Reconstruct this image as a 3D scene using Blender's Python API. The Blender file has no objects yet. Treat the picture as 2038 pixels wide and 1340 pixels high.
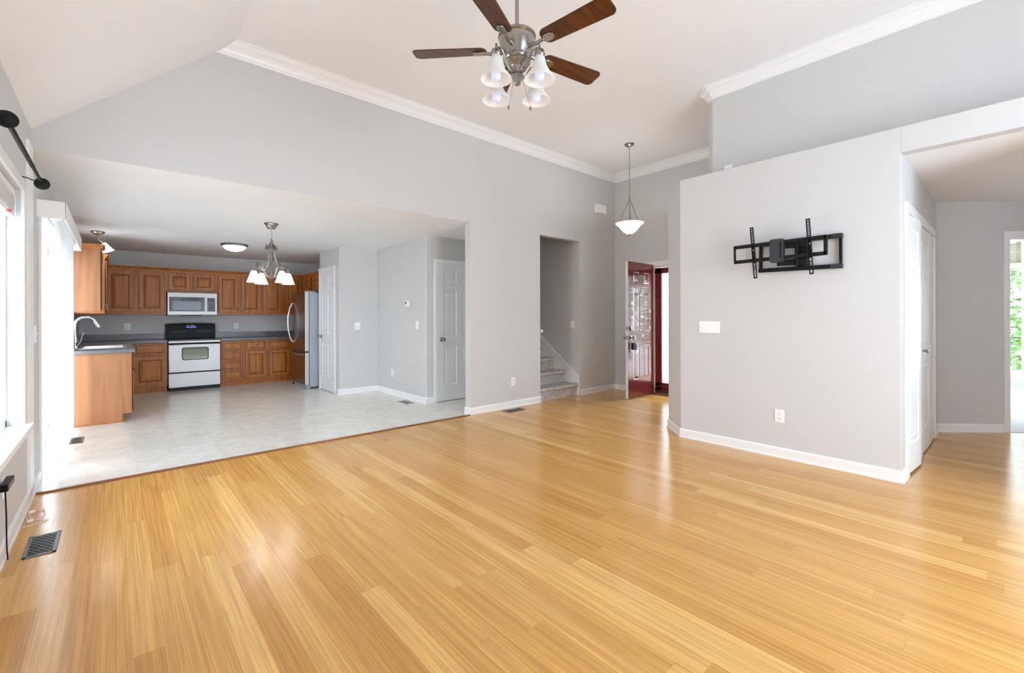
import bpy, bmesh, math, random
from mathutils import Matrix, Vector
random.seed(7)
PI = math.pi
S = bpy.context.scene
C = S.collection

# ------------------------------------------------------------------ camera
cam_d = bpy.data.cameras.new('camera')
cam = bpy.data.objects.new('camera', cam_d); C.objects.link(cam)
cam_d.sensor_fit = 'HORIZONTAL'; cam_d.sensor_width = 36.0
cam_d.lens = 890.893 / 2038 * 36.0
cam_d.shift_y = -(670 - 631.0) / 2038
cam_d.clip_start = 0.02; cam_d.clip_end = 200
YAW = 0.845799 - PI / 2
cam.matrix_world = Matrix.Translation((0, 0, 1.24)) @ Matrix.Rotation(YAW, 4, 'Z') @ Matrix.Rotation(PI / 2, 4, 'X') @ Matrix.Rotation(-0.00298, 4, 'Z')
S.camera = cam

# ------------------------------------------------------------------ world + view
w = bpy.data.worlds.new('world'); S.world = w; w.use_nodes = True
bg = w.node_tree.nodes['Background']
bg.inputs[0].default_value = (0.745, 0.868, 1.0, 1); bg.inputs[1].default_value = 2.8
S.view_settings.view_transform = 'Standard'; S.view_settings.look = 'None'
S.view_settings.gamma = 1.0; S.view_settings.use_curve_mapping = False
S.view_settings.exposure = 2.55
cy = S.cycles
cy.max_bounces = 14; cy.diffuse_bounces = 10; cy.glossy_bounces = 4; cy.transparent_max_bounces = 12; cy.transmission_bounces = 6
cy.use_denoising = True
cy.caustics_reflective = False; cy.caustics_refractive = False
cy.sample_clamp_indirect = 6.0

def portal(name, loc, rot, sx, sy):
    d = bpy.data.lights.new(name, 'AREA'); d.shape = 'RECTANGLE'; d.size = sx; d.size_y = sy
    d.cycles.is_portal = True
    o = bpy.data.objects.new(name, d); C.objects.link(o); o.location = loc; o.rotation_euler = rot
    return o
RX = (0, -PI / 2, 0)      # shines towards +X
RXm = (0, PI / 2, 0)      # shines towards -X
RY = (PI / 2, 0, 0)       # shines towards +Y
portal('daylight_window', (-0.60, 3.54, 1.30), RX, 1.5, 1.12)
portal('daylight_slider', (-0.60, 6.05, 1.02), RX, 2.05, 2.10)
portal('daylight_sink_window', (-0.60, 7.86, 1.55), RX, 1.0, 0.55)
portal('daylight_added_rear', (2.55, -1.96, 1.40), RY, 2.3, 2.2)  # for the unseen rear windows added to light the room
portal('daylight_front_door', (6.62, 3.43, 1.04), RXm, 2.05, 0.86)
portal('daylight_added_bedroom', (9.55, -3.3, 1.45), RY, 1.7, 1.7)  # for the unseen side opening added to light the bedroom
portal('daylight_bedroom', (10.86, -0.55, 1.38), RXm, 2.15, 1.9)

# ------------------------------------------------------------------ materials
def lin(c):
    out = []
    for v in c:
        v = v / 255.0
        out.append(v / 12.92 if v <= 0.04045 else ((v + 0.055) / 1.055) ** 2.4)
    return (out[0], out[1], out[2], 1.0)
def mat(name, col, rough=0.5, metal=0.0, spec=0.5, noise=0.0, nscale=30.0, bump=0.0, bscale=200.0, stretch=None, coat=0.0):
    m = bpy.data.materials.new(name); m.use_nodes = True
    nt = m.node_tree; b = nt.nodes['Principled BSDF']
    b.inputs['Base Color'].default_value = lin(col); b.inputs['Roughness'].default_value = rough
    b.inputs['Metallic'].default_value = metal; b.inputs['Specular IOR Level'].default_value = spec
    b.inputs['Coat Weight'].default_value = coat
    tc = nt.nodes.new('ShaderNodeTexCoord'); src = tc.outputs['Object']
    if stretch:
        mp = nt.nodes.new('ShaderNodeMapping'); mp.inputs['Scale'].default_value = stretch
        nt.links.new(src, mp.inputs[0]); src = mp.outputs[0]
    n = nt.nodes.new('ShaderNodeTexNoise'); n.inputs['Scale'].default_value = nscale; n.inputs['Detail'].default_value = 4
    nt.links.new(src, n.inputs['Vector'])
    r = nt.nodes.new('ShaderNodeMix'); r.data_type = 'RGBA'
    a = [max(0, v * (1 - noise)) for v in col]; z = [min(255, v * (1 + noise)) for v in col]
    r.inputs['A'].default_value = lin(a); r.inputs['B'].default_value = lin(z)
    nt.links.new(n.outputs['Fac'], r.inputs['Factor']); nt.links.new(r.outputs['Result'], b.inputs['Base Color'])
    if bump:
        n2 = nt.nodes.new('ShaderNodeTexNoise'); n2.inputs['Scale'].default_value = bscale
        nt.links.new(src, n2.inputs['Vector'])
        bp = nt.nodes.new('ShaderNodeBump'); bp.inputs['Strength'].default_value = bump; bp.inputs['Distance'].default_value = 0.002
        nt.links.new(n2.outputs['Fac'], bp.inputs['Height']); nt.links.new(bp.outputs[0], b.inputs['Normal'])
    return m
def emit_mat(name, col, strength, base=(235, 235, 232)):
    m = mat(name, base, 0.35); b = m.node_tree.nodes['Principled BSDF']
    b.inputs['Emission Color'].default_value = lin(col); b.inputs['Emission Strength'].default_value = strength
    return m
def glass_mat(name, tint=(1, 1, 1), gloss=0.06):
    m = bpy.data.materials.new(name); m.use_nodes = True; nt = m.node_tree
    nt.nodes.clear()
    o = nt.nodes.new('ShaderNodeOutputMaterial'); t = nt.nodes.new('ShaderNodeBsdfTransparent'); g = nt.nodes.new('ShaderNodeBsdfGlossy')
    t.inputs[0].default_value = (*tint, 1); g.inputs['Roughness'].default_value = 0.02
    mx = nt.nodes.new('ShaderNodeMixShader'); mx.inputs[0].default_value = gloss
    nt.links.new(t.outputs[0], mx.inputs[1]); nt.links.new(g.outputs[0], mx.inputs[2]); nt.links.new(mx.outputs[0], o.inputs[0])
    return m
def translucent_mat(name, col, mixv=0.45, rough=0.4):
    m = bpy.data.materials.new(name); m.use_nodes = True; nt = m.node_tree
    b = nt.nodes['Principled BSDF']; b.inputs['Base Color'].default_value = lin(col); b.inputs['Roughness'].default_value = rough
    o = nt.nodes['Material Output']; t = nt.nodes.new('ShaderNodeBsdfTranslucent'); t.inputs[0].default_value = lin(col)
    n = nt.nodes.new('ShaderNodeTexNoise'); n.inputs['Scale'].default_value = 18
    mm = nt.nodes.new('ShaderNodeMath'); mm.operation = 'MULTIPLY_ADD'; mm.inputs[1].default_value = 0.06; mm.inputs[2].default_value = mixv - 0.03
    nt.links.new(n.outputs['Fac'], mm.inputs[0])
    mx = nt.nodes.new('ShaderNodeMixShader'); nt.links.new(mm.outputs[0], mx.inputs[0])
    nt.links.new(b.outputs[0], mx.inputs[1]); nt.links.new(t.outputs[0], mx.inputs[2]); nt.links.new(mx.outputs[0], o.inputs[0])
    return m
def wood_mat(name, dark, mid, light, rough=0.3, axis='Z', scale=1.0, coat=0.0):
    m = bpy.data.materials.new(name); m.use_nodes = True; nt = m.node_tree; b = nt.nodes['Principled BSDF']
    b.inputs['Roughness'].default_value = rough; b.inputs['Coat Weight'].default_value = coat; b.inputs['Coat Roughness'].default_value = 0.15
    tc = nt.nodes.new('ShaderNodeTexCoord'); mp = nt.nodes.new('ShaderNodeMapping')
    sc = {'X': (0.6, 9, 9), 'Y': (9, 0.6, 9), 'Z': (9, 9, 0.6)}[axis]
    mp.inputs['Scale'].default_value = tuple(v * scale for v in sc)
    oi = nt.nodes.new('ShaderNodeObjectInfo'); ad = nt.nodes.new('ShaderNodeVectorMath'); ad.operation = 'ADD'
    ml = nt.nodes.new('ShaderNodeMath'); ml.operation = 'MULTIPLY'; ml.inputs[1].default_value = 30
    nt.links.new(oi.outputs['Random'], ml.inputs[0]); nt.links.new(tc.outputs['Object'], ad.inputs[0]); nt.links.new(ml.outputs[0], ad.inputs[1])
    nt.links.new(ad.outputs[0], mp.inputs[0])
    n = nt.nodes.new('ShaderNodeTexNoise'); n.inputs['Scale'].default_value = 2.2; n.inputs['Detail'].default_value = 6; n.inputs['Distortion'].default_value = 1.2
    nt.links.new(mp.outputs[0], n.inputs['Vector'])
    cr = nt.nodes.new('ShaderNodeValToRGB'); e = cr.color_ramp.elements
    e[0].position = 0.28; e[0].color = lin(dark); e[1].position = 0.72; e[1].color = lin(light)
    k = e.new(0.5); k.color = lin(mid)
    nt.links.new(n.outputs['Fac'], cr.inputs[0]); nt.links.new(cr.outputs[0], b.inputs['Base Color'])
    return m

M = {}
M['wall'] = mat('wall_paint', (208, 208, 208), 0.75, noise=0.008, nscale=3, bump=0.05, bscale=350, spec=0.25)
M['ceiling'] = mat('ceiling_paint', (238, 239, 241), 0.9, noise=0.006, nscale=2, spec=0.1)
M['trim'] = mat('trim_gloss_white', (240, 241, 242), 0.3, noise=0.006, nscale=5)
M['door'] = mat('door_white', (236, 238, 240), 0.35, noise=0.008, nscale=4)
M['plastic'] = mat('plate_plastic', (244, 244, 243), 0.35, noise=0.005)
M['slot'] = mat('slot_dark', (70, 70, 70), 0.6, noise=0.02)
M['nickel'] = mat('brushed_nickel', (166, 161, 155), 0.26, 1.0, noise=0.03, nscale=60)
M['steel'] = mat('stainless_steel', (192, 192, 190), 0.40, 0.55, noise=0.03, nscale=40, stretch=(0.3, 1, 40))
M['fridge_steel'] = mat('dark_stainless', (150, 128, 122), 0.27, 1.0, noise=0.03, nscale=40, stretch=(1, 1, 30))
M['fridge_side'] = mat('fridge_side_grey', (165, 170, 178), 0.45, 0.2, noise=0.02, nscale=300)
M['black'] = mat('black_plastic', (8, 8, 9), 0.35, spec=0.22, noise=0.05)
M['blackglass'] = mat('black_glass', (8, 8, 9), 0.10, spec=0.18, noise=0.02)
M['mountblack'] = mat('powder_black', (12, 12, 15), 0.6, spec=0.3, noise=0.06, nscale=80)
M['mountgrey'] = mat('cover_grey', (40, 44, 49), 0.45, noise=0.05)
M['granite'] = mat('dark_granite', (80, 80, 82), 0.25, noise=0.95, nscale=110)
M['granite_light'] = M['granite']
M['walnut'] = wood_mat('walnut_blade', (52, 26, 12), (84, 44, 20), (112, 62, 30), 0.3, 'X', 1.3)
M['cab'] = wood_mat('maple_cabinet', (156, 86, 26), (178, 106, 34), (198, 126, 48), 0.42, 'Z', 0.9)
M['cabend'] = wood_mat('maple_end_panel', (152, 96, 58), (166, 110, 68), (178, 124, 80), 0.4, 'Z', 0.5)
M['glaze'] = mat('dark_glaze', (78, 40, 16), 0.4, noise=0.1)
M['mirror_maroon'] = mat('maroon_paint', (112, 44, 48), 0.16, noise=0.03, nscale=8, coat=0.6)
M['maroon'] = mat('maroon_frame', (110, 30, 36), 0.3, noise=0.04)
M['carpet'] = mat('grey_carpet', (178, 172, 167), 0.95, noise=0.34, nscale=22, bump=0.9, bscale=200, spec=0.1)
M['bedcarpet'] = mat('pale_carpet', (222, 220, 216), 0.95, noise=0.06, nscale=80, bump=0.6, bscale=300, spec=0.1)
M['siding'] = mat('white_siding', (240, 240, 238), 0.5, noise=0.02, nscale=8)
M['vent'] = mat('vent_grey_metal', (112, 112, 112), 0.4, 0.7, noise=0.05)
M['ventlight'] = mat('vent_tan_metal', (176, 170, 160), 0.4, 0.5, noise=0.05)
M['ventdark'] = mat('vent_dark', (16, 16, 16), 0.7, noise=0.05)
M['olive'] = mat('porch_boards', (128, 122, 92), 0.7, noise=0.1, nscale=6)
M['leafA'] = mat('leaf_green', (66, 112, 26), 0.5, noise=0.35, nscale=4)
M['bark'] = mat('bark', (92, 76, 60), 0.9, noise=0.3)
M['fence'] = mat('fence_brown', (134, 84, 56), 0.8, noise=0.15)
M['lawn'] = mat('lawn', (120, 150, 70), 0.9, noise=0.3, nscale=10)
M['concrete'] = mat('concrete', (214, 210, 204), 0.9, noise=0.06, nscale=12)
M['glass'] = glass_mat('pane_glass')
M['ovenglass'] = mat('oven_window', (120, 132, 112), 0.08, noise=0.04, coat=0.5)
M['mwglass'] = mat('microwave_window', (60, 65, 66), 0.12, spec=0.3, noise=0.05)
M['vane'] = translucent_mat('blind_vane', (240, 240, 240), 0.32)
M['slatwhite'] = translucent_mat('blind_slat', (240, 240, 238), 0.2)
M['shade'] = translucent_mat('frosted_shade', (253, 253, 250), 0.5, 0.3)
M['bulb'] = emit_mat('bulb_frosted', (200, 210, 255), 0.06, (206, 212, 248))
M['strip'] = wood_mat('transition_wood', (110, 66, 30), (142, 90, 46), (168, 112, 62), 0.35, 'X', 1.0)
M['sinksteel'] = mat('sink_steel', (225, 225, 226), 0.22, 1.0, noise=0.02)
M['cable'] = mat('white_cable', (235, 228, 214), 0.5, noise=0.02)
M['led'] = emit_mat('display_blue', (90, 110, 255), 0.6, (20, 22, 50))
M['keygrey'] = mat('key_grey', (96, 98, 104), 0.5, noise=0.03)

def nodes(nt):
    def N(t, **k):
        n = nt.nodes.new(t)
        for a, v in k.items(): setattr(n, a, v)
        return n
    def Mth(op, a, b=None, c=None):
        n = nt.nodes.new('ShaderNodeMath'); n.operation = op
        for i, v in enumerate((a, b, c)):
            if v is None: continue
            if isinstance(v, (int, float)): n.inputs[i].default_value = v
            else: nt.links.new(v, n.inputs[i])
        return n.outputs[0]
    return N, Mth
def bamboo():
    m = bpy.data.materials.new('bamboo_planks'); m.use_nodes = True; nt = m.node_tree; b = nt.nodes['Principled BSDF']
    N, A = nodes(nt); L = nt.links.new
    tc = N('ShaderNodeTexCoord'); sp = N('ShaderNodeSeparateXYZ'); L(tc.outputs['Object'], sp.inputs[0])
    W, LEN = 0.0975, 1.42
    u = A('DIVIDE', A('ADD', sp.outputs[0], 0.3515 + 10 * W), W)
    row = A('FLOOR', u); fu = A('FRACT', u)
    wn = N('ShaderNodeTexWhiteNoise', noise_dimensions='1D'); L(row, wn.inputs['W'])
    v = A('ADD', A('DIVIDE', sp.outputs[1], LEN), A('MULTIPLY', wn.outputs['Value'], 7.3))
    col = A('FLOOR', v); fv = A('FRACT', v)
    cv = N('ShaderNodeCombineXYZ'); L(row, cv.inputs[0]); L(col, cv.inputs[1])
    wb = N('ShaderNodeTexWhiteNoise', noise_dimensions='2D'); L(cv.outputs[0], wb.inputs['Vector'])
    tone = N('ShaderNodeValToRGB'); e = tone.color_ramp.elements
    e[0].position = 0.0; e[0].color = lin((206, 152, 80)); e[1].position = 1.0; e[1].color = lin((232, 186, 114))
    k = e.new(0.45); k.color = lin((215, 164, 90)); k = e.new(0.85); k.color = lin((219, 169, 96))
    L(wb.outputs['Value'], tone.inputs[0])
    # fine bamboo strands running along each board
    of = N('ShaderNodeVectorMath', operation='MULTIPLY_ADD'); L(wb.outputs['Color'], of.inputs[0]); of.inputs[1].default_value = (9, 9, 9); L(tc.outputs['Object'], of.inputs[2])
    mp = N('ShaderNodeMapping'); mp.inputs['Scale'].default_value = (190, 2.0, 1); L(of.outputs[0], mp.inputs[0])
    n1 = N('ShaderNodeTexNoise'); n1.inputs['Scale'].default_value = 1; n1.inputs['Detail'].default_value = 3; L(mp.outputs[0], n1.inputs['Vector'])
    mp2 = N('ShaderNodeMapping'); mp2.inputs['Scale'].default_value = (52, 0.9, 1); L(of.outputs[0], mp2.inputs[0])
    n2 = N('ShaderNodeTexNoise'); n2.inputs['Scale'].default_value = 1; n2.inputs['Detail'].default_value = 2; L(mp2.outputs[0], n2.inputs['Vector'])
    g = A('ADD', A('MULTIPLY', n1.outputs['Fac'], 0.6), A('MULTIPLY', n2.outputs['Fac'], 0.4))
    gr = N('ShaderNodeValToRGB'); q = gr.color_ramp.elements
    q[0].position = 0.36; q[0].color = (0.66, 0.60, 0.52, 1); q[1].position = 0.64; q[1].color = (1.12, 1.10, 1.05, 1)
    L(g, gr.inputs[0])
    mx = N('ShaderNodeMix', data_type='RGBA', blend_type='MULTIPLY'); mx.inputs['Factor'].default_value = 0.85
    L(tone.outputs[0], mx.inputs['A']); L(gr.outputs[0], mx.inputs['B'])
    # thin dark seams
    ew = A('MULTIPLY', A('MINIMUM', fu, A('SUBTRACT', 1, fu)), W)
    el = A('MULTIPLY', A('MINIMUM', fv, A('SUBTRACT', 1, fv)), LEN)
    seam = A('LESS_THAN', A('MINIMUM', ew, el), 0.0009)
    mx2 = N('ShaderNodeMix', data_type='RGBA'); L(A('MULTIPLY', seam, 0.35), mx2.inputs['Factor']); L(mx.outputs['Result'], mx2.inputs['A']); mx2.inputs['B'].default_value = lin((120, 78, 36))
    L(mx2.outputs['Result'], b.inputs['Base Color'])
    b.inputs['Roughness'].default_value = 0.24; b.inputs['Specular IOR Level'].default_value = 0.5
    rr = A('MULTIPLY_ADD', n2.outputs['Fac'], 0.09, 0.16); L(rr, b.inputs['Roughness'])
    bp = N('ShaderNodeBump'); bp.inputs['Strength'].default_value = 0.12; bp.inputs['Distance'].default_value = 0.001
    L(g, bp.inputs['Height']); L(bp.outputs[0], b.inputs['Normal'])
    return m
def vinyl():
    m = bpy.data.materials.new('vinyl_tile'); m.use_nodes = True; nt = m.node_tree; b = nt.nodes['Principled BSDF']
    N, A = nodes(nt); L = nt.links.new
    tc = N('ShaderNodeTexCoord'); sp = N('ShaderNodeSeparateXYZ'); L(tc.outputs['Object'], sp.inputs[0])
    W = 0.305
    fx = A('FRACT', A('DIVIDE', A('ADD', sp.outputs[0], 5.05), W)); fy = A('FRACT', A('DIVIDE', A('ADD', sp.outputs[1], 5.0), W))
    ex = A('MINIMUM', fx, A('SUBTRACT', 1, fx)); ey = A('MINIMUM', fy, A('SUBTRACT', 1, fy))
    line = A('LESS_THAN', A('MULTIPLY', A('MINIMUM', ex, ey), W), 0.0022)
    n = N('ShaderNodeTexNoise'); n.inputs['Scale'].default_value = 7; n.inputs['Detail'].default_value = 7; n.inputs['Distortion'].default_value = 1.0; L(tc.outputs['Object'], n.inputs['Vector'])
    cr = N('ShaderNodeValToRGB'); e = cr.color_ramp.elements
    e[0].position = 0.35; e[0].color = lin((220, 216, 206)); e[1].position = 0.65; e[1].color = lin((233, 231, 224))
    L(n.outputs['Fac'], cr.inputs[0])
    mx = N('ShaderNodeMix', data_type='RGBA'); L(A('MULTIPLY', line, 0.22), mx.inputs['Factor']); L(cr.outputs[0], mx.inputs['A']); mx.inputs['B'].default_value = lin((168, 160, 146))
    L(mx.outputs['Result'], b.inputs['Base Color']); b.inputs['Roughness'].default_value = 0.22
    return m
M['bamboo'] = bamboo(); M['vinyl'] = vinyl()

# ------------------------------------------------------------------ mesh helpers
class MB:
    def __init__(s, T=None): s.v = []; s.f = []; s.mi = []; s.sm = []; s.T = T or Matrix.Identity(4); s.cur = 0
    def vert(s, p): s.v.append(tuple(s.T @ Vector(p))); return len(s.v) - 1
    def face(s, idx, smooth=False): s.f.append(tuple(idx)); s.mi.append(s.cur); s.sm.append(smooth)
    def box(s, a, b):
        x0, y0, z0 = a; x1, y1, z1 = b
        x0, x1 = min(x0, x1), max(x0, x1); y0, y1 = min(y0, y1), max(y0, y1); z0, z1 = min(z0, z1), max(z0, z1)
        i = [s.vert(p) for p in ((x0, y0, z0), (x1, y0, z0), (x1, y1, z0), (x0, y1, z0), (x0, y0, z1), (x1, y0, z1), (x1, y1, z1), (x0, y1, z1))]
        for q in ((0, 3, 2, 1), (4, 5, 6, 7), (0, 1, 5, 4), (1, 2, 6, 5), (2, 3, 7, 6), (3, 0, 4, 7)): s.face([i[k] for k in q])
        return s
    def quad(s, *p): s.face([s.vert(q) for q in p]); return s
    def prism(s, poly, h0, h1, ax='Z'):
        # poly: list of 2D points; extruded along ax
        def P(p, h): return {'Z': (p[0], p[1], h), 'Y': (p[0], h, p[1]), 'X': (h, p[0], p[1])}[ax]
        a = [s.vert(P(p, h0)) for p in poly]; b = [s.vert(P(p, h1)) for p in poly]; n = len(poly)
        s.face(a[::-1]); s.face(b)
        for k in range(n): s.face((a[k], a[(k + 1) % n], b[(k + 1) % n], b[k]))
        return s
    def lathe(s, prof, c=(0, 0, 0), seg=24, axis='Z', caps=True):
        # prof: list of (r, h)
        rings = []
        for r, h in prof:
            ring = []
            for k in range(seg):
                a = 2 * PI * k / seg; x, y = r * math.cos(a), r * math.sin(a)
                p = {'Z': (x, y, h), 'X': (h, x, y), 'Y': (y, h, x)}[axis]
                ring.append(s.vert((c[0] + p[0], c[1] + p[1], c[2] + p[2])))
            rings.append(ring)
        for i in range(len(rings) - 1):
            for k in range(seg):
                s.face((rings[i][k], rings[i][(k + 1) % seg], rings[i + 1][(k + 1) % seg], rings[i + 1][k]), True)
        if caps:
            s.face(rings[0][::-1]); s.face(rings[-1])
        return s
    def tube(s, pts, r, seg=10, caps=True):
        pts = [Vector(p) for p in pts]; n = len(pts); rings = []
        rr = r if isinstance(r, (list, tuple)) else [r] * n
        up = None
        for i, p in enumerate(pts):
            t = (pts[min(i + 1, n - 1)] - pts[max(i - 1, 0)]).normalized()
            if up is None:
                up = Vector((0, 0, 1)) if abs(t.z) < 0.9 else Vector((1, 0, 0))
            a = t.cross(up)
            if a.length < 1e-4: a = t.cross(Vector((0, 1, 0)))
            a.normalize(); bb = a.cross(t).normalized(); up = bb
            rings.append([s.vert(p + rr[i] * (math.cos(2 * PI * k / seg) * a + math.sin(2 * PI * k / seg) * bb)) for k in range(seg)])
        for i in range(n - 1):
            for k in range(seg): s.face((rings[i][k], rings[i][(k + 1) % seg], rings[i + 1][(k + 1) % seg], rings[i + 1][k]), True)
        if caps: s.face(rings[0][::-1]); s.face(rings[-1])
        return s
    def cyl(s, p0, p1, r, seg=16): return s.tube([p0, p1], r, seg)
    def ball(s, c, r, seg=14, rings=8, sz=1.0):
        prof = [(max(1e-4, r * math.sin(PI * k / rings)), -r * sz * math.cos(PI * k / rings)) for k in range(rings + 1)]
        return s.lathe(prof, c, seg)
    def slab(s, w, h, t, panels, gd=0.006, a=0.008, b=0.010, c=0.022, e=0.001, gmat=0, x0=0, z0=0, y0=0):
        # board in the XZ plane, front faces -Y at y0; panels are (x0,z0,x1,z1) raised fields with a groove round each
        xs = sorted(set([0, w] + [p[0] for p in panels] + [p[2] for p in panels])); zs = sorted(set([0, h] + [p[1] for p in panels] + [p[3] for p in panels]))
        def V(x, y, z): return s.vert((x0 + x, y0 + y, z0 + z))
        base = s.cur
        for i in range(len(xs) - 1):
            for j in range(len(zs) - 1):
                cx, cz = (xs[i] + xs[i + 1]) / 2, (zs[j] + zs[j + 1]) / 2
                if any(p[0] < cx < p[2] and p[1] < cz < p[3] for p in panels): continue
                s.face([V(xs[i], 0, zs[j]), V(xs[i + 1], 0, zs[j]), V(xs[i + 1], 0, zs[j + 1]), V(xs[i], 0, zs[j + 1])])
        for p in panels:
            rings = []
            for ins, y in ((0, 0), (a, gd), (a + b, gd), (a + b + c, e)):
                rings.append([V(p[0] + ins, y, p[1] + ins), V(p[2] - ins, y, p[1] + ins), V(p[2] - ins, y, p[3] - ins), V(p[0] + ins, y, p[3] - ins)])
            for i in range(3):
                s.cur = gmat if i < 2 else base
                for k in range(4): s.face((rings[i][k], rings[i][(k + 1) % 4], rings[i + 1][(k + 1) % 4], rings[i + 1][k]))
            s.cur = base; s.face(rings[3])
        o = [V(0, 0, 0), V(w, 0, 0), V(w, 0, h), V(0, 0, h)]; q = [V(0, t, 0), V(w, t, 0), V(w, t, h), V(0, t, h)]
        for k in range(4): s.face((o[(k + 1) % 4], o[k], q[k], q[(k + 1) % 4]))
        s.face(q[::-1])
        return s
    def build(s, name, mats, parent=None, bevel=0.0, loc=None, segs=2):
        me = bpy.data.meshes.new(name); me.from_pydata(s.v, [], s.f)
        if not isinstance(mats, (list, tuple)): mats = [mats]
        for m in mats: me.materials.append(m)
        me.polygons.foreach_set('material_index', s.mi); me.polygons.foreach_set('use_smooth', s.sm)
        bm = bmesh.new(); bm.from_mesh(me)
        bmesh.ops.recalc_face_normals(bm, faces=bm.faces[:]); bm.to_mesh(me); bm.free()
        me.update()
        if any(s.sm): me.set_sharp_from_angle(angle=math.radians(50))
        o = bpy.data.objects.new(name, me); C.objects.link(o)
        if parent: o.parent = parent
        if loc: o.location = loc
        if bevel:
            bv = o.modifiers.new('bevel', 'BEVEL'); bv.width = bevel; bv.segments = segs; bv.limit_method = 'ANGLE'; bv.angle_limit = math.radians(50)
        return o
def tag(o, label, cat, group=None, kind=None):
    o['label'] = label; o['category'] = cat
    if group: o['group'] = group
    if kind: o['kind'] = kind
    return o
def thing(name, label, cat, loc=(0, 0, 0), rotz=0.0, group=None, kind=None):
    o = bpy.data.objects.new(name, None); C.objects.link(o); o.location = loc; o.rotation_euler = (0, 0, rotz); o.empty_display_size = 0.1
    return tag(o, label, cat, group, kind)
def struct(name, mb, m, label, cat, bevel=0.0): return tag(mb.build(name, m, bevel=bevel), label, cat, kind='structure')
def grid_wall(mb, ax, c0, c1, u0, u1, z0, z1, holes):
    us = sorted(set([u0, u1] + [h[0] for h in holes] + [h[1] for h in holes])); zs = sorted(set([z0, z1] + [h[2] for h in holes] + [h[3] for h in holes]))
    for i in range(len(us) - 1):
        for j in range(len(zs) - 1):
            cu, cz = (us[i] + us[i + 1]) / 2, (zs[j] + zs[j + 1]) / 2
            if any(h[0] < cu < h[1] and h[2] < cz < h[3] for h in holes): continue
            if ax == 'X': mb.box((c0, us[i], zs[j]), (c1, us[i + 1], zs[j + 1]))
            else: mb.box((us[i], c0, zs[j]), (us[i + 1], c1, zs[j + 1]))
    return mb
def sweep(mb, prof, path, side):
    # prof: closed list of (n, z), n = distance into the room from the wall line; side=+1 room on the left of travel
    P = [Vector(p) for p in path]; n = len(P); rings = []
    for i, p in enumerate(P):
        ds = []
        if i > 0: ds.append((P[i] - P[i - 1]).normalized())
        if i < n - 1: ds.append((P[i + 1] - P[i]).normalized())
        ns = [Vector((-d.y, d.x)) * side for d in ds]
        if len(ns) == 2:
            m = (ns[0] + ns[1]).normalized(); m = m / max(0.2, m.dot(ns[0]))
        else: m = ns[0]
        rings.append([mb.vert((p.x + m.x * a, p.y + m.y * a, z)) for a, z in prof])
    k = len(prof)
    for i in range(n - 1):
        for j in range(k): mb.face((rings[i][j], rings[i][(j + 1) % k], rings[i + 1][(j + 1) % k], rings[i + 1][j]))
    mb.face(rings[0][::-1]); mb.face(rings[-1])
    return mb

# ------------------------------------------------------------------ key dimensions (metres)
XL = -0.441      # window wall
Y1 = 4.589       # partition with the kitchen opening and the stairs
XT = 4.356       # TV wall
XU = 4.735       # set-back wall above the ledge
XF = 6.433       # front-door wall
YC = 0.570       # closet wall in the hall
YR = -1.80       # wall behind the camera
ZC = 3.66        # flat ceiling
ZB = 2.44        # kitchen opening / kitchen ceiling near the opening
ZL = 2.640       # plant ledge
ZH = 2.45        # hall ceiling
XB = 0.79        # where the sloped ceiling meets the flat one
ZS = 2.57        # sloped ceiling at the window wall
YK = 10.06       # kitchen back wall
def zk(y): return 2.44 - (y - 4.589) * 0.0255 if y < 7.2 else 2.3735 + (y - 7.2) * 0.005

# ------------------------------------------------------------------ floors, ceilings
struct('floor', MB().box((-0.6, YR - 0.15, -0.05), (8.4, 4.60, 0)).box((4.5, 4.60, -0.05), (XF + 0.2, 4.72, 0)), M['bamboo'], 'honey coloured bamboo plank floor of the living room', 'floor')
struct('kitchen_floor', MB().box((-0.6, 4.60, -0.05), (4.5, YK + 0.15, 0.0)), M['vinyl'], 'pale beige vinyl tile floor of the kitchen', 'floor')
struct('bedroom_floor', MB().box((8.4, -3.2, -0.05), (10.9, 0.75, 0)).prism([(7.06, 0.75), (7.06, 0.069), (8.4, -1.271), (8.4, 0.75)], 0.0006, 0.004), M['bedcarpet'], 'pale carpet seen through the bedroom doorway', 'floor')
tag(MB().prism([(-0.006, 0), (0.006, 0.012), (0.030, 0.012), (0.042, 0)], XL + 0.02, 3.345, 'X').build('trim_1', M['strip'], loc=(0, 4.565, 0)), 'dark wooden transition strip between plank floor and kitchen vinyl', 'threshold', kind='structure')
mb = MB()
th = 0.08
mb.prism([(XB, ZC), (8.4, ZC), (8.4, ZC + th), (XB, ZC + th)], YR - 0.15, Y1 + 0.12, 'Y')
struct('ceiling', mb, M['ceiling'], 'high flat off-white ceiling over the living room and entry', 'ceiling')
mb = MB(); sl = (ZC - ZS) / (XB - XL)
mb.prism([(XL - 0.2, ZS - 0.2 * sl), (XB, ZC), (XB, ZC + th), (XL - 0.2, ZS - 0.2 * sl + 0.12)], YR - 0.15, Y1 + 0.12, 'Y')
struct('ceiling_slope', mb, M['ceiling'], 'sloped off-white ceiling rising from the window wall', 'ceiling')
mb = MB()
mb.prism([(Y1 + 0.005, zk(Y1)), (7.2, zk(7.2)), (YK + 0.1, zk(YK)), (YK + 0.1, 2.6), (Y1 + 0.005, 2.6)], XL - 0.15, 4.56, 'X')
struct('kitchen_ceiling', mb, M['ceiling'], 'low off-white ceiling over the kitchen', 'ceiling')
struct('hall_ceiling', MB().box((XT + 0.10, YR, ZH), (8.4, YC, ZH + 0.06)), M['ceiling'], 'low white ceiling of the hall beyond the opening', 'ceiling')
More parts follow.
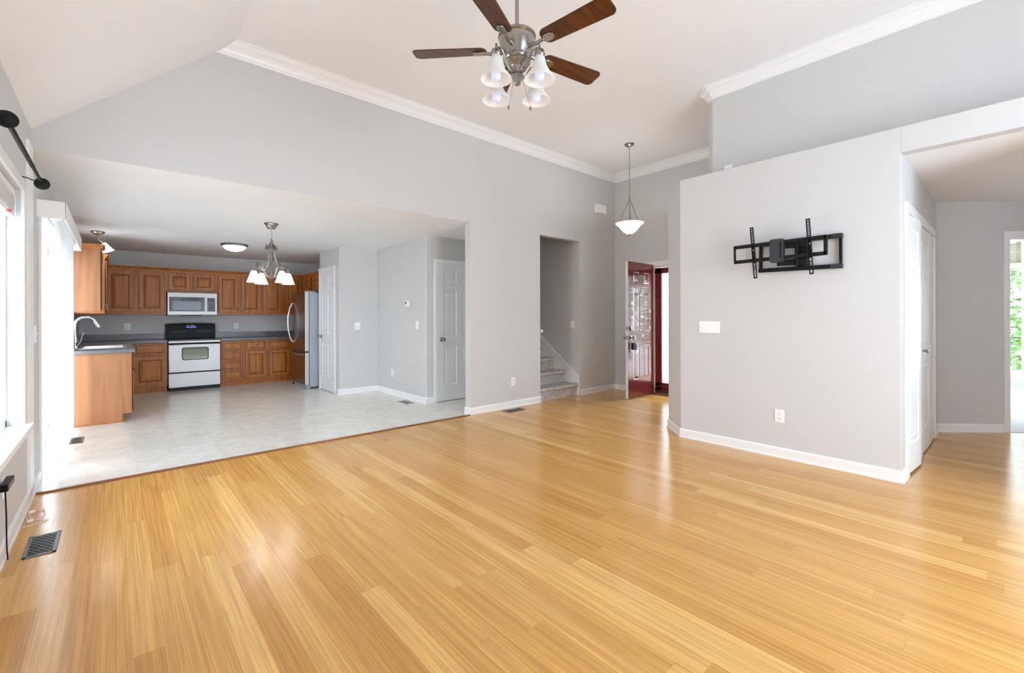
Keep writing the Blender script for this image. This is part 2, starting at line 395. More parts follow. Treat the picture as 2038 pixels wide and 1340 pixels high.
struct('bedroom_ceiling', MB().box((6.6, -3.2, 2.75), (10.9, 0.75, 2.85)), M['ceiling'], 'ceiling of the bedroom beyond the hall', 'ceiling')

# ------------------------------------------------------------------ walls
W1o = (2.97, 4.105, 0.575, 2.04)       # window_1 opening (Y0, Y1, Z0, Z1)
SLo = (5.03, 6.98, 0.0, 2.03)          # sliding door
SKo = (7.60, 8.12, 1.08, 2.02)         # sink window
mb = MB(); grid_wall(mb, 'X', XL - 0.14, XL, YR - 0.1, YK + 0.1, -0.02, 2.60, [W1o, SLo, SKo])
struct('wall_left', mb, M['wall'], 'grey painted exterior wall with the windows on the left', 'wall')
STo = (4.612, 5.497, 0.0, 2.432)
mb = MB(); grid_wall(mb, 'Y', Y1, Y1 + 0.11, 3.362, XF + 0.12, 0, 3.72, [STo]); mb.box((XL - 0.1, Y1, ZB), (3.362, Y1 + 0.11, 3.72))
struct('wall_partition', mb, M['wall'], 'grey partition wall with the wide kitchen opening and stair doorway', 'wall')
struct('wall_tv', MB().prism([(XT, YC), (XT, 2.300), (XT + 0.305, 2.605), (XF + 0.2, 2.605), (XF + 0.2, YC)], 0, ZL), M['wall'], 'bright grey wall with chamfered corner carrying the television mount', 'wall', bevel=0.004)
mb = MB(); mb.box((XT, YR, ZH), (XT + 0.10, YC, ZL)).box((XT + 0.10, YR, ZH + 0.06), (XU + 0.1, YC, ZL))
struct('wall_hall_header', mb, M['wall'], 'grey header over the hall opening right of the television mount', 'wall')
struct('wall_upper', MB().prism([(XU, YR), (XU, 2.135), (XU + 0.072, 2.207), (XF + 0.2, 2.207), (XF + 0.2, YR)], ZL, ZC), M['wall'], 'set-back grey wall above the plant ledge', 'wall', bevel=0.003)
FDo = (3.02, 3.885, 0.0, 2.045)
mb = MB(); grid_wall(mb, 'X', XF, XF + 0.12, 2.2, Y1 + 0.1, 0, 3.70, [FDo])
struct('wall_front', mb, M['wall'], 'grey entry wall around the open front door', 'wall')
struct('wall_rear', grid_wall(MB(), 'Y', YR - 0.14, YR, -0.6, 8.4, 0, 3.7, [(1.4, 3.7, 0.3, 2.5)]), M['wall'], 'grey wall behind the viewpoint with an added window opening', 'wall')  # opening added and sized for the light on the partition
struct('wall_hall_blocker', MB().box((XT, -0.78, 0), (XT + 0.10, -0.40, ZH)), M['wall'], 'grey unseen pier added to block window light from the closet wall', 'wall')  # unseen pier added to keep rear window light off the closet wall
# hall wall at 45 degrees with the bedroom doorway
K45 = 6.559 + 0.576
T45 = Matrix.Translation((6.559, 0.576, 0)) @ Matrix.Rotation(-PI / 4, 4, 'Z')   # local x runs along the wall, local +y is the bedroom side
mb = MB(T45); grid_wall(mb, 'Y', 0.0, 0.11, -0.05, 2.45, 0, ZH + 0.05, [(0.725, 1.55, 0, 2.055)])
struct('wall_hall', mb, M['wall'], 'grey angled hall wall left of the bedroom doorway', 'wall')
mb = MB(); grid_wall(mb, 'X', 10.70, 10.82, -3.2, 0.75, 0, 2.8, [(-1.50, 0.42, 0.30, 2.47)]); mb.box((6.62, 0.63, 0), (10.82, 0.75, 2.8)); grid_wall(mb, 'Y', -3.2, -3.1, 8.3, 10.82, 0, 2.8, [(8.7, 10.4, 0.6, 2.3)]); mb.box((8.28, -3.2, 0), (8.4, -1.2, 2.8))  # unseen opening in the side wall added to light the bedroom
struct('wall_bedroom', mb, M['wall'], 'grey bedroom walls seen through the doorway on the right', 'wall')
# kitchen
struct('wall_back', MB().box((XL - 0.1, YK, 0), (3.4, YK + 0.12, 2.6)), M['wall'], 'grey kitchen back wall behind the cabinets', 'wall')
struct('wall_kitchen_right', MB().box((3.22, 8.10, 0), (3.34, YK, 2.6)), M['wall'], 'grey kitchen wall behind the refrigerator', 'wall')
XA, YBc, XD, YE = 2.680, 7.190, 3.318, 5.600
struct('wall_pantry', MB().prism([(XA, 8.105), (XA, YBc), (XD, YBc), (XD, YE), (4.58, YE), (4.58, 8.105)], 0, 2.55), M['wall'], 'pale grey stepped pantry walls right of the refrigerator', 'wall', bevel=0.012)
struct('wall_nook', MB().box((4.46, Y1 + 0.11, 0), (4.58, YE, 2.6)), M['wall'], 'grey wall closing the nook behind the partition', 'wall')
mb = MB(); mb.box((4.50, Y1 + 0.11, 0), (4.612, 8.2, 5.0)).box((5.497, Y1 + 0.11, 0), (5.61, 8.2, 5.0)).box((4.5, 8.2, 0), (5.61, 8.3, 5.0)).box((4.5, Y1, 4.95), (5.61, 8.3, 5.05)).box((4.5, Y1 + 0.0, 3.72), (5.61, Y1 + 0.11, 5.0))
struct('wall_stairwell', mb, M['wall'], 'shadowed grey walls enclosing the stairs', 'wall')

# ------------------------------------------------------------------ baseboards and crown
BP = [(0, 0), (0.019, 0), (0.019, 0.012), (0.014, 0.020), (0.014, 0.076), (0.006, 0.090), (0, 0.090)]
def baseboard(name, path, side, label): struct(name, sweep(MB(), BP, path, side), M['trim'], label, 'baseboard')
baseboard('baseboard_left', [(XL, YR), (XL, 4.95)], -1, 'white baseboard along the window wall')
baseboard('baseboard_partition', [(3.362, Y1 + 0.115), (3.362, Y1), (4.612, Y1)], -1, 'white baseboard on the partition left of the stairs')
baseboard('baseboard_entry', [(5.515, Y1), (XF, Y1), (XF, 3.955)], -1, 'white baseboard in the entry corner behind the front door')
baseboard('baseboard_tv', [(XF, 2.605), (XT + 0.305, 2.605), (XT, 2.300), (XT, YC), (4.50, YC)], -1, 'white baseboard along the television wall')
d45 = Vector((1, -1)) / math.sqrt(2)
pe = Vector((6.559, 0.576)) + d45 * 0.67
baseboard('baseboard_hall', [(6.31, YC), (6.556, YC), (pe.x, pe.y)], -1, 'white baseboard on the angled hall wall')
baseboard('baseboard_pantry', [(XA, 7.27), (XA, YBc), (XD, YBc), (XD, YE), (3.44, YE)], -1, 'white baseboard around the stepped pantry walls')
baseboard('baseboard_pantry_end', [(XA + 0.02, 8.105), (XA, 8.105), (XA, 8.185 - 0.09)], -1, 'short white baseboard end beside the refrigerator')
baseboard('baseboard_bedroom', [(10.70, 0.63), (10.70, -3.1)], -1, 'white baseboard beneath the bedroom window')
z = ZC
CP = [(0, z - 0.125), (0.012, z - 0.125), (0.012, z - 0.105), (0.022, z - 0.098), (0.030, z - 0.075), (0.050, z - 0.048), (0.076, z - 0.034), (0.084, z - 0.022), (0.084, z - 0.010), (0.100, z - 0.010), (0.100, z), (0, z)]
mbc = MB(); sweep(mbc, CP, [(XB - 0.13, Y1), (XF, Y1), (XF, 2.2)], -1)
# trim the run's left end along the slope
vv = []
for (x, y, zz) in mbc.v:
    if x < XB + 0.02:
        x = XL + (zz - ZS) / sl + 0.004
    vv.append((x, y, zz))
mbc.v = vv
struct('trim_2', mbc, M['trim'], 'white crown moulding along the partition and entry wall', 'crown moulding')
struct('trim_3', sweep(MB(), CP, [(XU, YR), (XU, 2.135), (XU + 0.072, 2.207), (XF, 2.207)], 1), M['trim'], 'white crown moulding on the set-back upper wall', 'crown moulding')
struct('trim_4', MB().box((XL, 4.355, 0.06), (XL + 0.014, 4.555, 2.43)), M['trim'], 'white vertical trim board beside the tall window', 'trim')

# ------------------------------------------------------------------ windows and the slider
def window_x(name, op, xw, sgn, label, mull=True, sill=True, vm=None):
    # opening (y0,y1,z0,z1) in a wall whose room face is x=xw; sgn = +1 when the room lies on +X
    y0, y1, z0, z1 = op; t = thing(name, label, 'window', (xw, (y0 + y1) / 2, z0), 0, None, 'structure')
    hw = (y1 - y0) / 2; h = z1 - z0
    def bx(mb, a, b): mb.box((a[0] * sgn, a[1], a[2]), (b[0] * sgn, b[1], b[2])); return mb
    c = MB(); cw = 0.065
    bx(c, (0, -hw - cw, h), (0.018, hw + cw, h + cw)); bx(c, (0, -hw - cw, 0), (0.018, -hw, h)); bx(c, (0, hw, 0), (0.018, hw + cw, h))
    c.build('casing', M['trim'], t, 0.004)
    f = MB(); fw = 0.045
    for a, b in (((-0.13, -hw, 0), (-0.06, -hw + fw, h)), ((-0.13, hw - fw, 0), (-0.06, hw, h)), ((-0.13, -hw, 0), (-0.06, hw, fw)), ((-0.13, -hw, h - fw), (-0.06, hw, h))): bx(f, a, b)
    if mull: bx(f, (-0.115, -hw, h * 0.5 - 0.02), (-0.075, hw, h * 0.5 + 0.02))
    for v in (vm or []): bx(f, (-0.13, v - 0.05, 0), (-0.05, v + 0.05, h))
    fr = f.build('frame', M['trim'], t, 0.003)
    g = MB(); bx(g, (-0.098, -hw + 0.02, 0.02), (-0.094, hw - 0.02, h - 0.02)); g.build('pane', M['glass'], fr)
    if sill:
        sm = MB(); bx(sm, (-0.13, -hw, -0.03), (0.0, hw, 0.002)); bx(sm, (0.0, -hw - cw, -0.035), (0.052, hw + cw, 0.002)); bx(sm, (0, -hw - 0.04, -0.10), (0.014, hw + 0.04, -0.035))
        sm.build('sill', M['trim'], t, 0.004)
    return t
window_x('window_1', W1o, XL, 1, 'bright white-framed window at the left edge with projecting sill')
window_x('window_3', SKo, XL, 1, 'small white-framed window over the kitchen sink')
window_x('window_4', (-1.50, 0.42, 0.30, 2.47), 10.70, -1, 'white bedroom window with green foliage outside', False, True, [0.445])
def window_y(name, label, x0, x1, z0, z1, n):
    t = thing(name, label, 'window', ((x0 + x1) / 2, YR, z0), 0, None, 'structure'); hw = (x1 - x0) / 2; h = z1 - z0
    f = MB()
    for i in range(n + 1):
        x = -hw + 0.035 + (2 * hw - 0.07) * i / n; f.box((x - 0.035, -0.13, 0), (x + 0.035, -0.05, h))
    for zz in (0.03, h - 0.03): f.box((-hw, -0.128, zz - 0.03), (hw, -0.052, zz + 0.03))
    fr = f.build('frame', M['trim'], t)
    MB().box((-hw + 0.02, -0.1, 0.02), (hw - 0.02, -0.095, h - 0.02)).build('pane', M['glass'], fr)
window_y('window_2_added', 'unseen white-framed windows added behind the viewpoint to light the room', 1.4, 3.7, 0.3, 2.5, 3)  # unseen windows added as a light source for the partition
def slider():
    y0, y1, z0, z1 = SLo; t = thing('door_1', 'white sliding glass door half covered by vertical blinds', 'sliding door', (XL, (y0 + y1) / 2, 0), 0, None, 'structure')
    hw = (y1 - y0) / 2; h = z1
    MB().box((0, -hw - 0.05, 0), (0.016, -hw, h)).box((0, hw, 0), (0.016, hw + 0.05, h)).box((0, -hw - 0.05, h), (0.016, hw + 0.05, h + 0.05)).build('casing', M['trim'], t, 0.003)
    MB().box((-0.14, -hw, 0), (0, -hw + 0.03, h)).box((-0.14, hw - 0.03, 0), (0, hw, h)).box((-0.14, -hw, h - 0.04), (0, hw, h)).box((-0.14, -hw, 0.0), (0, hw, 0.03)).build('frame', M['trim'], t, 0.003)
    for k, (a, b, x) in enumerate(((-hw + 0.03, 0.03, -0.06), (-0.03, hw - 0.03, -0.11))):
        s = MB().box((x - 0.03, a, 0.03), (x + 0.01, a + 0.06, h - 0.04)).box((x - 0.03, b - 0.06, 0.03), (x + 0.01, b, h - 0.04)).box((x - 0.03, a, 0.03), (x + 0.01, b, 0.12)).box((x - 0.03, a, h - 0.11), (x + 0.01, b, h - 0.04)).build('sash', M['trim'], t, 0.003)
        MB().box((x - 0.012, a + 0.05, 0.11), (x - 0.008, b - 0.05, h - 0.10)).build('pane', M['glass'], s)
slider()

# ------------------------------------------------------------------ interior doors
def six_panels(w, h):
    st = 0.11 * w / 0.76; mid = 0.10 * w / 0.76
    xa, xb, xc, xd = st, (w - mid) / 2, (w + mid) / 2, w - st
    zs = [(0.115 * h, 0.395 * h), (0.475 * h, 0.795 * h), (0.845 * h, 0.945 * h)]
    return [(p, z0, q, z1) for z0, z1 in zs for p, q in ((xa, xb), (xc, xd))]
def knob_mb(sgn=-1):
    m = MB(); m.lathe([(0.001, 0), (0.030, 0), (0.032, 0.004 * sgn), (0.026, 0.010 * sgn), (0.012, 0.014 * sgn), (0.011, 0.034 * sgn), (0.020, 0.040 * sgn), (0.028, 0.052 * sgn), (0.027, 0.064 * sgn), (0.016, 0.072 * sgn), (0.001, 0.074 * sgn)], (0, 0, 0), 20, 'Y')
    return m
def inner_door(name, label, loc, rot, w, h, knob_x, cw=0.058):
    t = thing(name, label, 'door', loc, rot, None, 'structure')       # local x 0..w, faces -y, wall face at y=0
    MB().slab(w - 0.006, h - 0.012, 0.012, six_panels(w, h), 0.009, 0.008, 0.010, 0.026, 0.002, 0, 0.003, 0.010, -0.012).build('leaf', M['door'], t)
    MB().box((-cw, -0.020, 0), (0, 0, h)).box((w, -0.020, 0), (w + cw, 0, h)).box((-cw, -0.020, h), (w + cw, 0, h + cw)).build('casing', M['trim'], t, 0.006)
    k = knob_mb().build('knob', M['nickel'], t); k.location = (knob_x, -0.012, 0.915)
    for zz in (0.25, 1.0, 1.78):
        hg = MB().cyl((0, -0.016, zz - 0.045), (0, -0.016, zz + 0.045), 0.006, 8).build('hinge', M['nickel'], t); hg.location = (w - 0.004 if knob_x < w / 2 else 0.004, 0, 0)
inner_door('door_2', 'narrow white six-panel pantry door beside the refrigerator', (XA, 8.105 - 0.06, 0), -PI / 2, 0.64, 2.03, 0.065)
inner_door('door_3', 'white six-panel door half hidden behind the partition', (3.505, YE, 0), 0, 0.76, 2.03, 0.070)
def bifold():
    t = thing('door_4', 'white paneled bifold closet doors in the hall', 'closet door', (4.56, YC, 0), 0, None, 'structure')
    W = 1.62; h = 2.035; cw = 0.075
    MB().box((-cw, -0.022, 0), (0, 0, h)).box((W, -0.022, 0), (W + cw, 0, h)).box((-cw, -0.022, h), (W + cw, 0, h + cw)).build('casing', M['trim'], t, 0.005)
    lw = W / 4
    for i in range(4):
        xx = i * lw; bow = [0.0, 0.03, 0.03, 0.0]
        T = Matrix.Translation((xx, -0.012, 0.018)) @ Matrix.Rotation((-1 if i % 2 == 0 else 1) * (0.075 if i < 2 else 0.02), 4, 'Z')
        if i % 2 == 1: T = Matrix.Translation((0, -math.sin(0.075 if i < 2 else 0.02) * lw, 0)) @ T
        pn = [(0.06, 0.22, lw - 0.06, 0.80), (0.06, 0.95, lw - 0.06, 1.58), (0.06, 1.68, lw - 0.06, 1.90)]
        lf = MB(T).slab(lw - 0.004, h - 0.03, 0.010, pn, 0.008, 0.008, 0.010, 0.022, 0.002).build('leaf', M['door'], t)
        if i in (1, 2):
            kx = (xx + lw - 0.05) if i == 1 else (xx + 0.05)
            kb = MB(Matrix.Translation((kx, -0.016, 0.93))).lathe([(0.001, 0), (0.010, -0.002), (0.008, -0.018), (0.018, -0.028), (0.017, -0.036), (0.001, -0.040)], (0, 0, 0), 14, 'Y').build('knob', M['nickel'], lf)
bifold()
# bedroom doorway casing
mb = MB(T45)
mb.box((0.672, -0.02, 0), (0.728, 0.0, 2.055)).box((1.547, -0.02, 0), (1.61, 0, 2.055)).box((0.672, -0.02, 2.055), (1.61, 0, 2.13)).box((0.722, 0, 0), (0.735, 0.11, 2.043)).box((1.54, 0, 0), (1.553, 0.11, 2.043)).box((0.722, 0, 2.043), (1.55, 0.11, 2.056))
struct('trim_5', mb, M['trim'], 'white casing around the bedroom doorway on the right', 'door casing', bevel=0.004)

# ------------------------------------------------------------------ front door
mb = MB()
cw = 0.07; y0, y1, z1 = FDo[0], FDo[1], FDo[3]
mb.box((XF - 0.018, y1, 0), (XF, y1 + cw, z1)).box((XF - 0.018, y0 - cw, 0), (XF, y0, z1)).box((XF - 0.018, y0 - cw, z1), (XF, y1 + cw, z1 + cw))
mb.box((XF, y1 - 0.025, 0), (XF + 0.12, y1, z1 - 0.025)).box((XF, y0, 0), (XF + 0.12, y0 + 0.025, z1 - 0.025)).box((XF, y0, z1 - 0.025), (XF + 0.12, y1, z1))
struct('trim_6', mb, M['trim'], 'white casing and jamb around the front doorway', 'door casing', bevel=0.003)
struct('trim_7', MB().box((XF - 0.01, y0, 0), (XF + 0.14, y1, 0.022)), M['strip'], 'dark threshold under the front door', 'threshold', bevel=0.003)
def front_door():
    # leaf swung 90 degrees into the room: local x runs from the hinge (0) to the lock edge, outer face looks to -Y
    t = thing('door_5', 'open maroon six-panel front door with white edge', 'front door', (5.705, 3.835, 0.0), math.radians(1.0), None, 'structure')
    w, h, th = 0.72, 2.052, 0.044
    xs = [(0.148, 0.310), (0.425, 0.590)]; zs = [(0.27, 0.79), (1.0, 1.60), (1.74, 1.905)]
    pn = [(p, z0, q, z1) for z0, z1 in zs for p, q in xs]
    m = MB(); m.slab(w, h, 0.003, pn, 0.0025, 0.012, 0.010, 0.024, 0.0, 0, 0, 0.012, 0.0)
    lf = m.build('outer_face', M['mirror_maroon'], t)
    MB().box((0, 0.003, 0.012), (w, th, h + 0.012)).build('leaf', M['door'], t)
    for y, sg in ((0.0, -1), (th, 1)):
        k = knob_mb(sg).build('knob', M['nickel'], t); k.location = (0.065, y, 0.925)
    d = MB().lathe([(0.001, 0), (0.030, 0), (0.031, -0.006), (0.026, -0.016), (0.018, -0.020), (0.001, -0.022)], (0.060, 0.0, 1.065), 20, 'Y').build('deadbolt', M['nickel'], t)
    MB().box((-0.0015, 0.010, 0.895), (0.001, 0.034, 0.955)).box((-0.0015, 0.010, 1.035), (0.001, 0.034, 1.095)).build('latch_plate', M['nickel'], t)
    MB().lathe([(0.001, 0), (0.008, 0), (0.008, -0.005), (0.001, -0.006)], (0.365, 0.0, 1.52), 12, 'Y').build('peephole', M['nickel'], t)
front_door()
lb = thing('key_lockbox', 'black key lockbox hanging from the front door knob', 'lockbox', (5.770, 3.785, 0.745))
MB().box((-0.035, -0.022, 0), (0.035, 0.022, 0.105)).build('body', M['mountblack'], lb, 0.006)
MB().tube([(-0.022, 0, 0.10), (-0.022, 0, 0.165), (-0.012, 0, 0.186), (0.0, 0, 0.192), (0.012, 0, 0.186), (0.022, 0, 0.165), (0.022, 0, 0.10)], 0.004, 8).build('shackle', M['nickel'], lb)
MB().box((0.038, -0.020, -0.005), (0.066, -0.005, 0.075)).build('dial_cover', M['keygrey'], lb, 0.004)
kr = thing('key_bunch', 'small bunch of silver keys hanging below the lockbox', 'keys', (5.805, 3.780, 0.735))
MB().tube([(0.012 * math.cos(a), 0, 0.012 * math.sin(a)) for a in [2 * PI * k / 12 for k in range(13)]], 0.0015, 6, False).build('ring', M['nickel'], kr)
for k, (dx, dz) in enumerate(((0.0, -0.045), (0.028, -0.04), (0.05, -0.03))):
    MB().box((dx * 0.4 - 0.004, -0.001 - 0.002 * k, -0.012), (dx + 0.006, 0.001 - 0.002 * k, dz)).build('key', M['nickel'], kr)
def storm_door():
    t = thing('door_6', 'maroon storm door with clear glass beyond the open front door', 'storm door', (XF + 0.085, 3.045, 0.025), 0, None, 'structure')
    w, h = 0.815, 1.99
    f = MB().box((-0.02, w - 0.105, 0), (0.02, w, h)).box((-0.02, 0, 0), (0.02, 0.10, h)).box((-0.02, 0, h - 0.09), (0.02, w, h)).box((-0.02, 0, 0.035), (0.02, w, 0.16)).build('frame', M['maroon'], t, 0.004)
    MB().box((-0.003, 0.09, 0.15), (0.003, w - 0.10, h - 0.08)).build('pane', M['glass'], t)
    MB().box((-0.028, w - 0.022, 0.02), (-0.02, w + 0.0, 0.07)).box((-0.028, w - 0.022, h - 0.09), (-0.02, w, h - 0.05)).build('hinge', M['black'], t)
    MB().box((-0.018, 0.005, 0.0), (0.018, w - 0.005, 0.035)).build('sweep', M['slot'], t)
    MB().cyl((-0.04, w - 0.02, 0.10), (-0.045, 0.35, 0.13), 0.012, 10).build('closer', M['maroon'], t)
storm_door()
# ------------------------------------------------------------------ outdoors, seen through the glass, plus unseen roofs added to cut skylight
mb = MB()
for k in range(24):
    za = -0.1 + k * 0.125
    mb.prism([(4.865, za), (4.90, za + 0.107), (4.96, za + 0.107), (4.96, za + 0.125), (5.0, za + 0.125), (5.0, za)], 6.75, 13.0, 'X')
struct('wall_exterior', mb, M['siding'], 'white lap siding seen through the storm door', 'siding')
struct('ground_outside', MB().box((6.57, 0.8, -0.12), (16, 12, -0.04)).box((-14, -1.5, -0.12), (-0.6, 14, -0.06)).box((10.9, -12, -0.12), (24, 0.8, -0.3)), M['concrete'], 'pale ground outside the house', 'ground')
struct('eave_left_added', MB().box((-1.25, -1.9, 2.42), (XL - 0.14, 10.3, 2.50)), M['trim'], 'unseen white overhang added to cut sky light at the window wall', 'eave')  # unseen overhang added to reduce sky light through the left openings
struct('porch_roof_added', MB().box((XF + 0.13, 1.2, 2.75), (7.9, 4.95, 2.90)), M['trim'], 'unseen white porch roof added to shade the siding', 'porch roof')  # unseen roof added to shade the siding from the sky
mb = MB()
for k in range(5): mb.box((11.9, -4, 2.16 + k * 0.17), (12.0 - 0.01 * (k % 2), 3, 2.325 + k * 0.17))
pb = thing('porch_eave', 'olive boarded porch eave above the foliage outside the bedroom', 'eave', (0, 0, 0), 0, None, 'structure')
mb.build('boards', M['olive'], pb); MB().box((11.86, -4, 2.12), (12.0, 3, 2.16)).build('edge_strip', M['trim'], pb); MB().box((10.82, -4, 3.0), (12.0, 3, 3.05)).build('roof', M['olive'], pb)
tr = thing('tree', 'leafy green tree outside the bedroom window', 'tree', (14.2, -0.4, -0.12))
MB().tube([(0, 0, 0), (0.05, 0.05, 0.9), (0.0, -0.05, 1.7)], [0.12, 0.09, 0.05], 10).build('trunk', M['bark'], tr)
mb = MB(); rnd = random.Random(3)
for k in range(3200):
    p = Vector((rnd.gauss(0, 0.55), rnd.gauss(0.2, 1.0), rnd.uniform(0.25, 2.5))); a = rnd.uniform(0, 2 * PI); s_ = rnd.uniform(0.05, 0.11)
    d1 = Vector((math.cos(a) * 0.4, math.sin(a), rnd.uniform(-0.5, 0.5))).normalized() * s_; d2 = Vector((rnd.uniform(-1, 1), rnd.uniform(-1, 1), rnd.uniform(-1, 1))).cross(d1).normalized() * s_ * 0.45
    mb.face([mb.vert(p - d1), mb.vert(p + d2), mb.vert(p + d1), mb.vert(p - d2)])
mb.build('foliage', M['leafA'], tr)
fn = thing('garden_fence', 'brown wooden fence outside the sliding door', 'fence', (-1.95, 22.0, -0.6))
mb = MB()
for k in range(12): mb.box((-k * 0.15 - 0.14, -0.02, 0), (-k * 0.15, 0.0, 1.27))
mb.build('panel', M['fence'], fn)

# ------------------------------------------------------------------ stairs
st = thing('stairs', 'grey carpeted stairs rising behind the partition doorway', 'stairs', (5.055, 4.62, 0), 0, None, 'structure')
RUN, RISE = 0.255, 0.186
for k in range(14):
    yk, zt = 0.018 + k * RUN, (k + 1) * RISE
    m = MB(); hw = 0.435
    m.prism([(yk, max(0, zt - RISE - 0.02)), (yk, zt - 0.062), (yk - 0.020, zt - 0.056), (yk - 0.034, zt - 0.040), (yk - 0.038, zt - 0.026), (yk - 0.032, zt - 0.010), (yk - 0.014, zt), (yk + RUN, zt), (yk + RUN, max(0, zt - RISE - 0.02))], -hw, hw - 0.012, 'X')
    m.build('step', M['carpet'], st)
m = MB(); xs_ = 0.425
pts = [(-0.02, 0.0), (-0.02, 0.275), (0.0, 0.285), (3.4, 0.285 + 3.4 * RISE / RUN), (3.4, 3.4 * RISE / RUN - 0.1), (0.2, 0.0)]
m.prism(pts, xs_ - 0.002, xs_ + 0.015, 'X'); m.prism([(-0.03, 0.275), (-0.03, 0.292), (3.4, 0.300 + 3.4 * RISE / RUN), (3.4, 0.285 + 3.4 * RISE / RUN)], xs_ - 0.010, xs_ + 0.015, 'X')
m.build('skirt_board', M['trim'], st)
hr = thing('handrail', 'white handrail end peeking out beside the stair doorway', 'handrail', (4.612, 4.75, 0))
MB().tube([(0.068, -0.128, 1.03), (0.068, -0.05, 1.035), (0.062, 0.05, 1.06), (0.062, 2.4, 1.04 + 2.35 * RISE / RUN)], 0.024, 10).build('rail', M['trim'], hr)
for yy in (0.08, 1.2, 2.2): MB().tube([(-0.002, yy, 0.98 + yy * RISE / RUN), (0.03, yy, 0.97 + yy * RISE / RUN), (0.055, yy, 1.0 + (yy - 0.05) * RISE / RUN)], 0.009, 8).build('bracket', M['nickel'], hr)

# ------------------------------------------------------------------ ceiling fan
def lamp(name, loc, power, r=0.03):
    d = bpy.data.lights.new(name, 'POINT'); d.energy = power; d.color = (0.95, 0.97, 1.0); d.shadow_soft_size = r
    o = bpy.data.objects.new(name, d); C.objects.link(o); o.location = loc
    return o
CA, SA = 0.66312, 0.74851
def fr(lat, dep): return (SA * lat + CA * dep, -CA * lat + SA * dep)     # camera-aligned plan offset -> world
FX, FY = 1.911, 2.101
ZF = 2.925
fan = thing('ceiling_fan', 'brushed nickel ceiling fan with five walnut blades and four lights', 'ceiling fan', (FX, FY, ZF))
MB().lathe([(0.001, ZC - ZF), (0.075, ZC - ZF), (0.075, ZC - ZF - 0.02), (0.045, ZC - ZF - 0.07), (0.02, ZC - ZF - 0.085), (0.001, ZC - ZF - 0.085)], (0, 0, 0), 24).build('canopy', M['nickel'], fan)
MB().cyl((0, 0, 0.12), (0, 0, ZC - ZF - 0.08), 0.0125, 14).build('downrod', M['nickel'], fan)
MB().lathe([(0.001, 0.150), (0.022, 0.148), (0.028, 0.132), (0.060, 0.122), (0.098, 0.110), (0.118, 0.098), (0.121, 0.085), (0.113, 0.078), (0.117, 0.070), (0.112, 0.050), (0.100, 0.000), (0.086, -0.030), (0.084, -0.040), (0.001, -0.040)], (0, 0, 0), 40).build('motor_housing', M['nickel'], fan)
MB().lathe([(0.001, -0.036), (0.080, -0.038), (0.089, -0.046), (0.089, -0.056), (0.080, -0.064), (0.084, -0.075), (0.070, -0.088), (0.046, -0.098), (0.038, -0.110), (0.036, -0.150), (0.044, -0.158), (0.042, -0.168), (0.026, -0.186), (0.024, -0.200), (0.016, -0.214), (0.001, -0.222)], (0, 0, 0), 32).build('light_fitter', M['nickel'], fan)
B0 = math.radians(-41.54)
for k in range(5):
    ang = math.radians(-40.0 + 72 * k) + B0
    Tb = Matrix.Rotation(ang, 4, 'Z') @ Matrix.Rotation(math.radians(-11), 4, 'X')
    m = MB(Tb @ Matrix.Translation((0, 0, 0.004)))
    out = []
    for (x, hw, rr) in ((0.205, 0.058, 0.05), (0.665, 0.068, 0.045)): pass
    L0, L1, a0, a1 = 0.195, 0.665, 0.058, 0.070
    def arc(cx, cy, r, t0, t1, n=6): return [(cx + r * math.cos(t0 + (t1 - t0) * i / n), cy + r * math.sin(t0 + (t1 - t0) * i / n)) for i in range(n + 1)]
    out = arc(L1 - 0.035, -a1 + 0.035, 0.035, -PI / 2, 0) + arc(L1 - 0.035, a1 - 0.035, 0.035, 0, PI / 2) + arc(L0 + 0.045, a0 - 0.045, 0.045, PI / 2, PI) + arc(L0 + 0.045, -a0 + 0.045, 0.045, PI, 1.5 * PI)
    m.prism(out, 0, 0.007)
    me = m.build('blade', M['walnut'], fan, 0.0015)
    # blade iron: arm from the housing plus pad on the blade's underside
    m = MB(Tb)
    m.tube([(0.092, 0, -0.004), (0.118, 0, 0.000), (0.150, 0, -0.012), (0.185, 0, -0.006), (0.215, 0, -0.003)], [0.013, 0.014, 0.012, 0.011, 0.012], 10)
    pad = [(0.198, -0.012), (0.222, -0.026), (0.262, -0.027), (0.282, -0.012), (0.282, 0.012), (0.262, 0.027), (0.222, 0.026), (0.198, 0.012)]
    m.prism(pad, -0.010, 0.004)
    m.build('blade_iron', M['nickel'], me, 0.003)
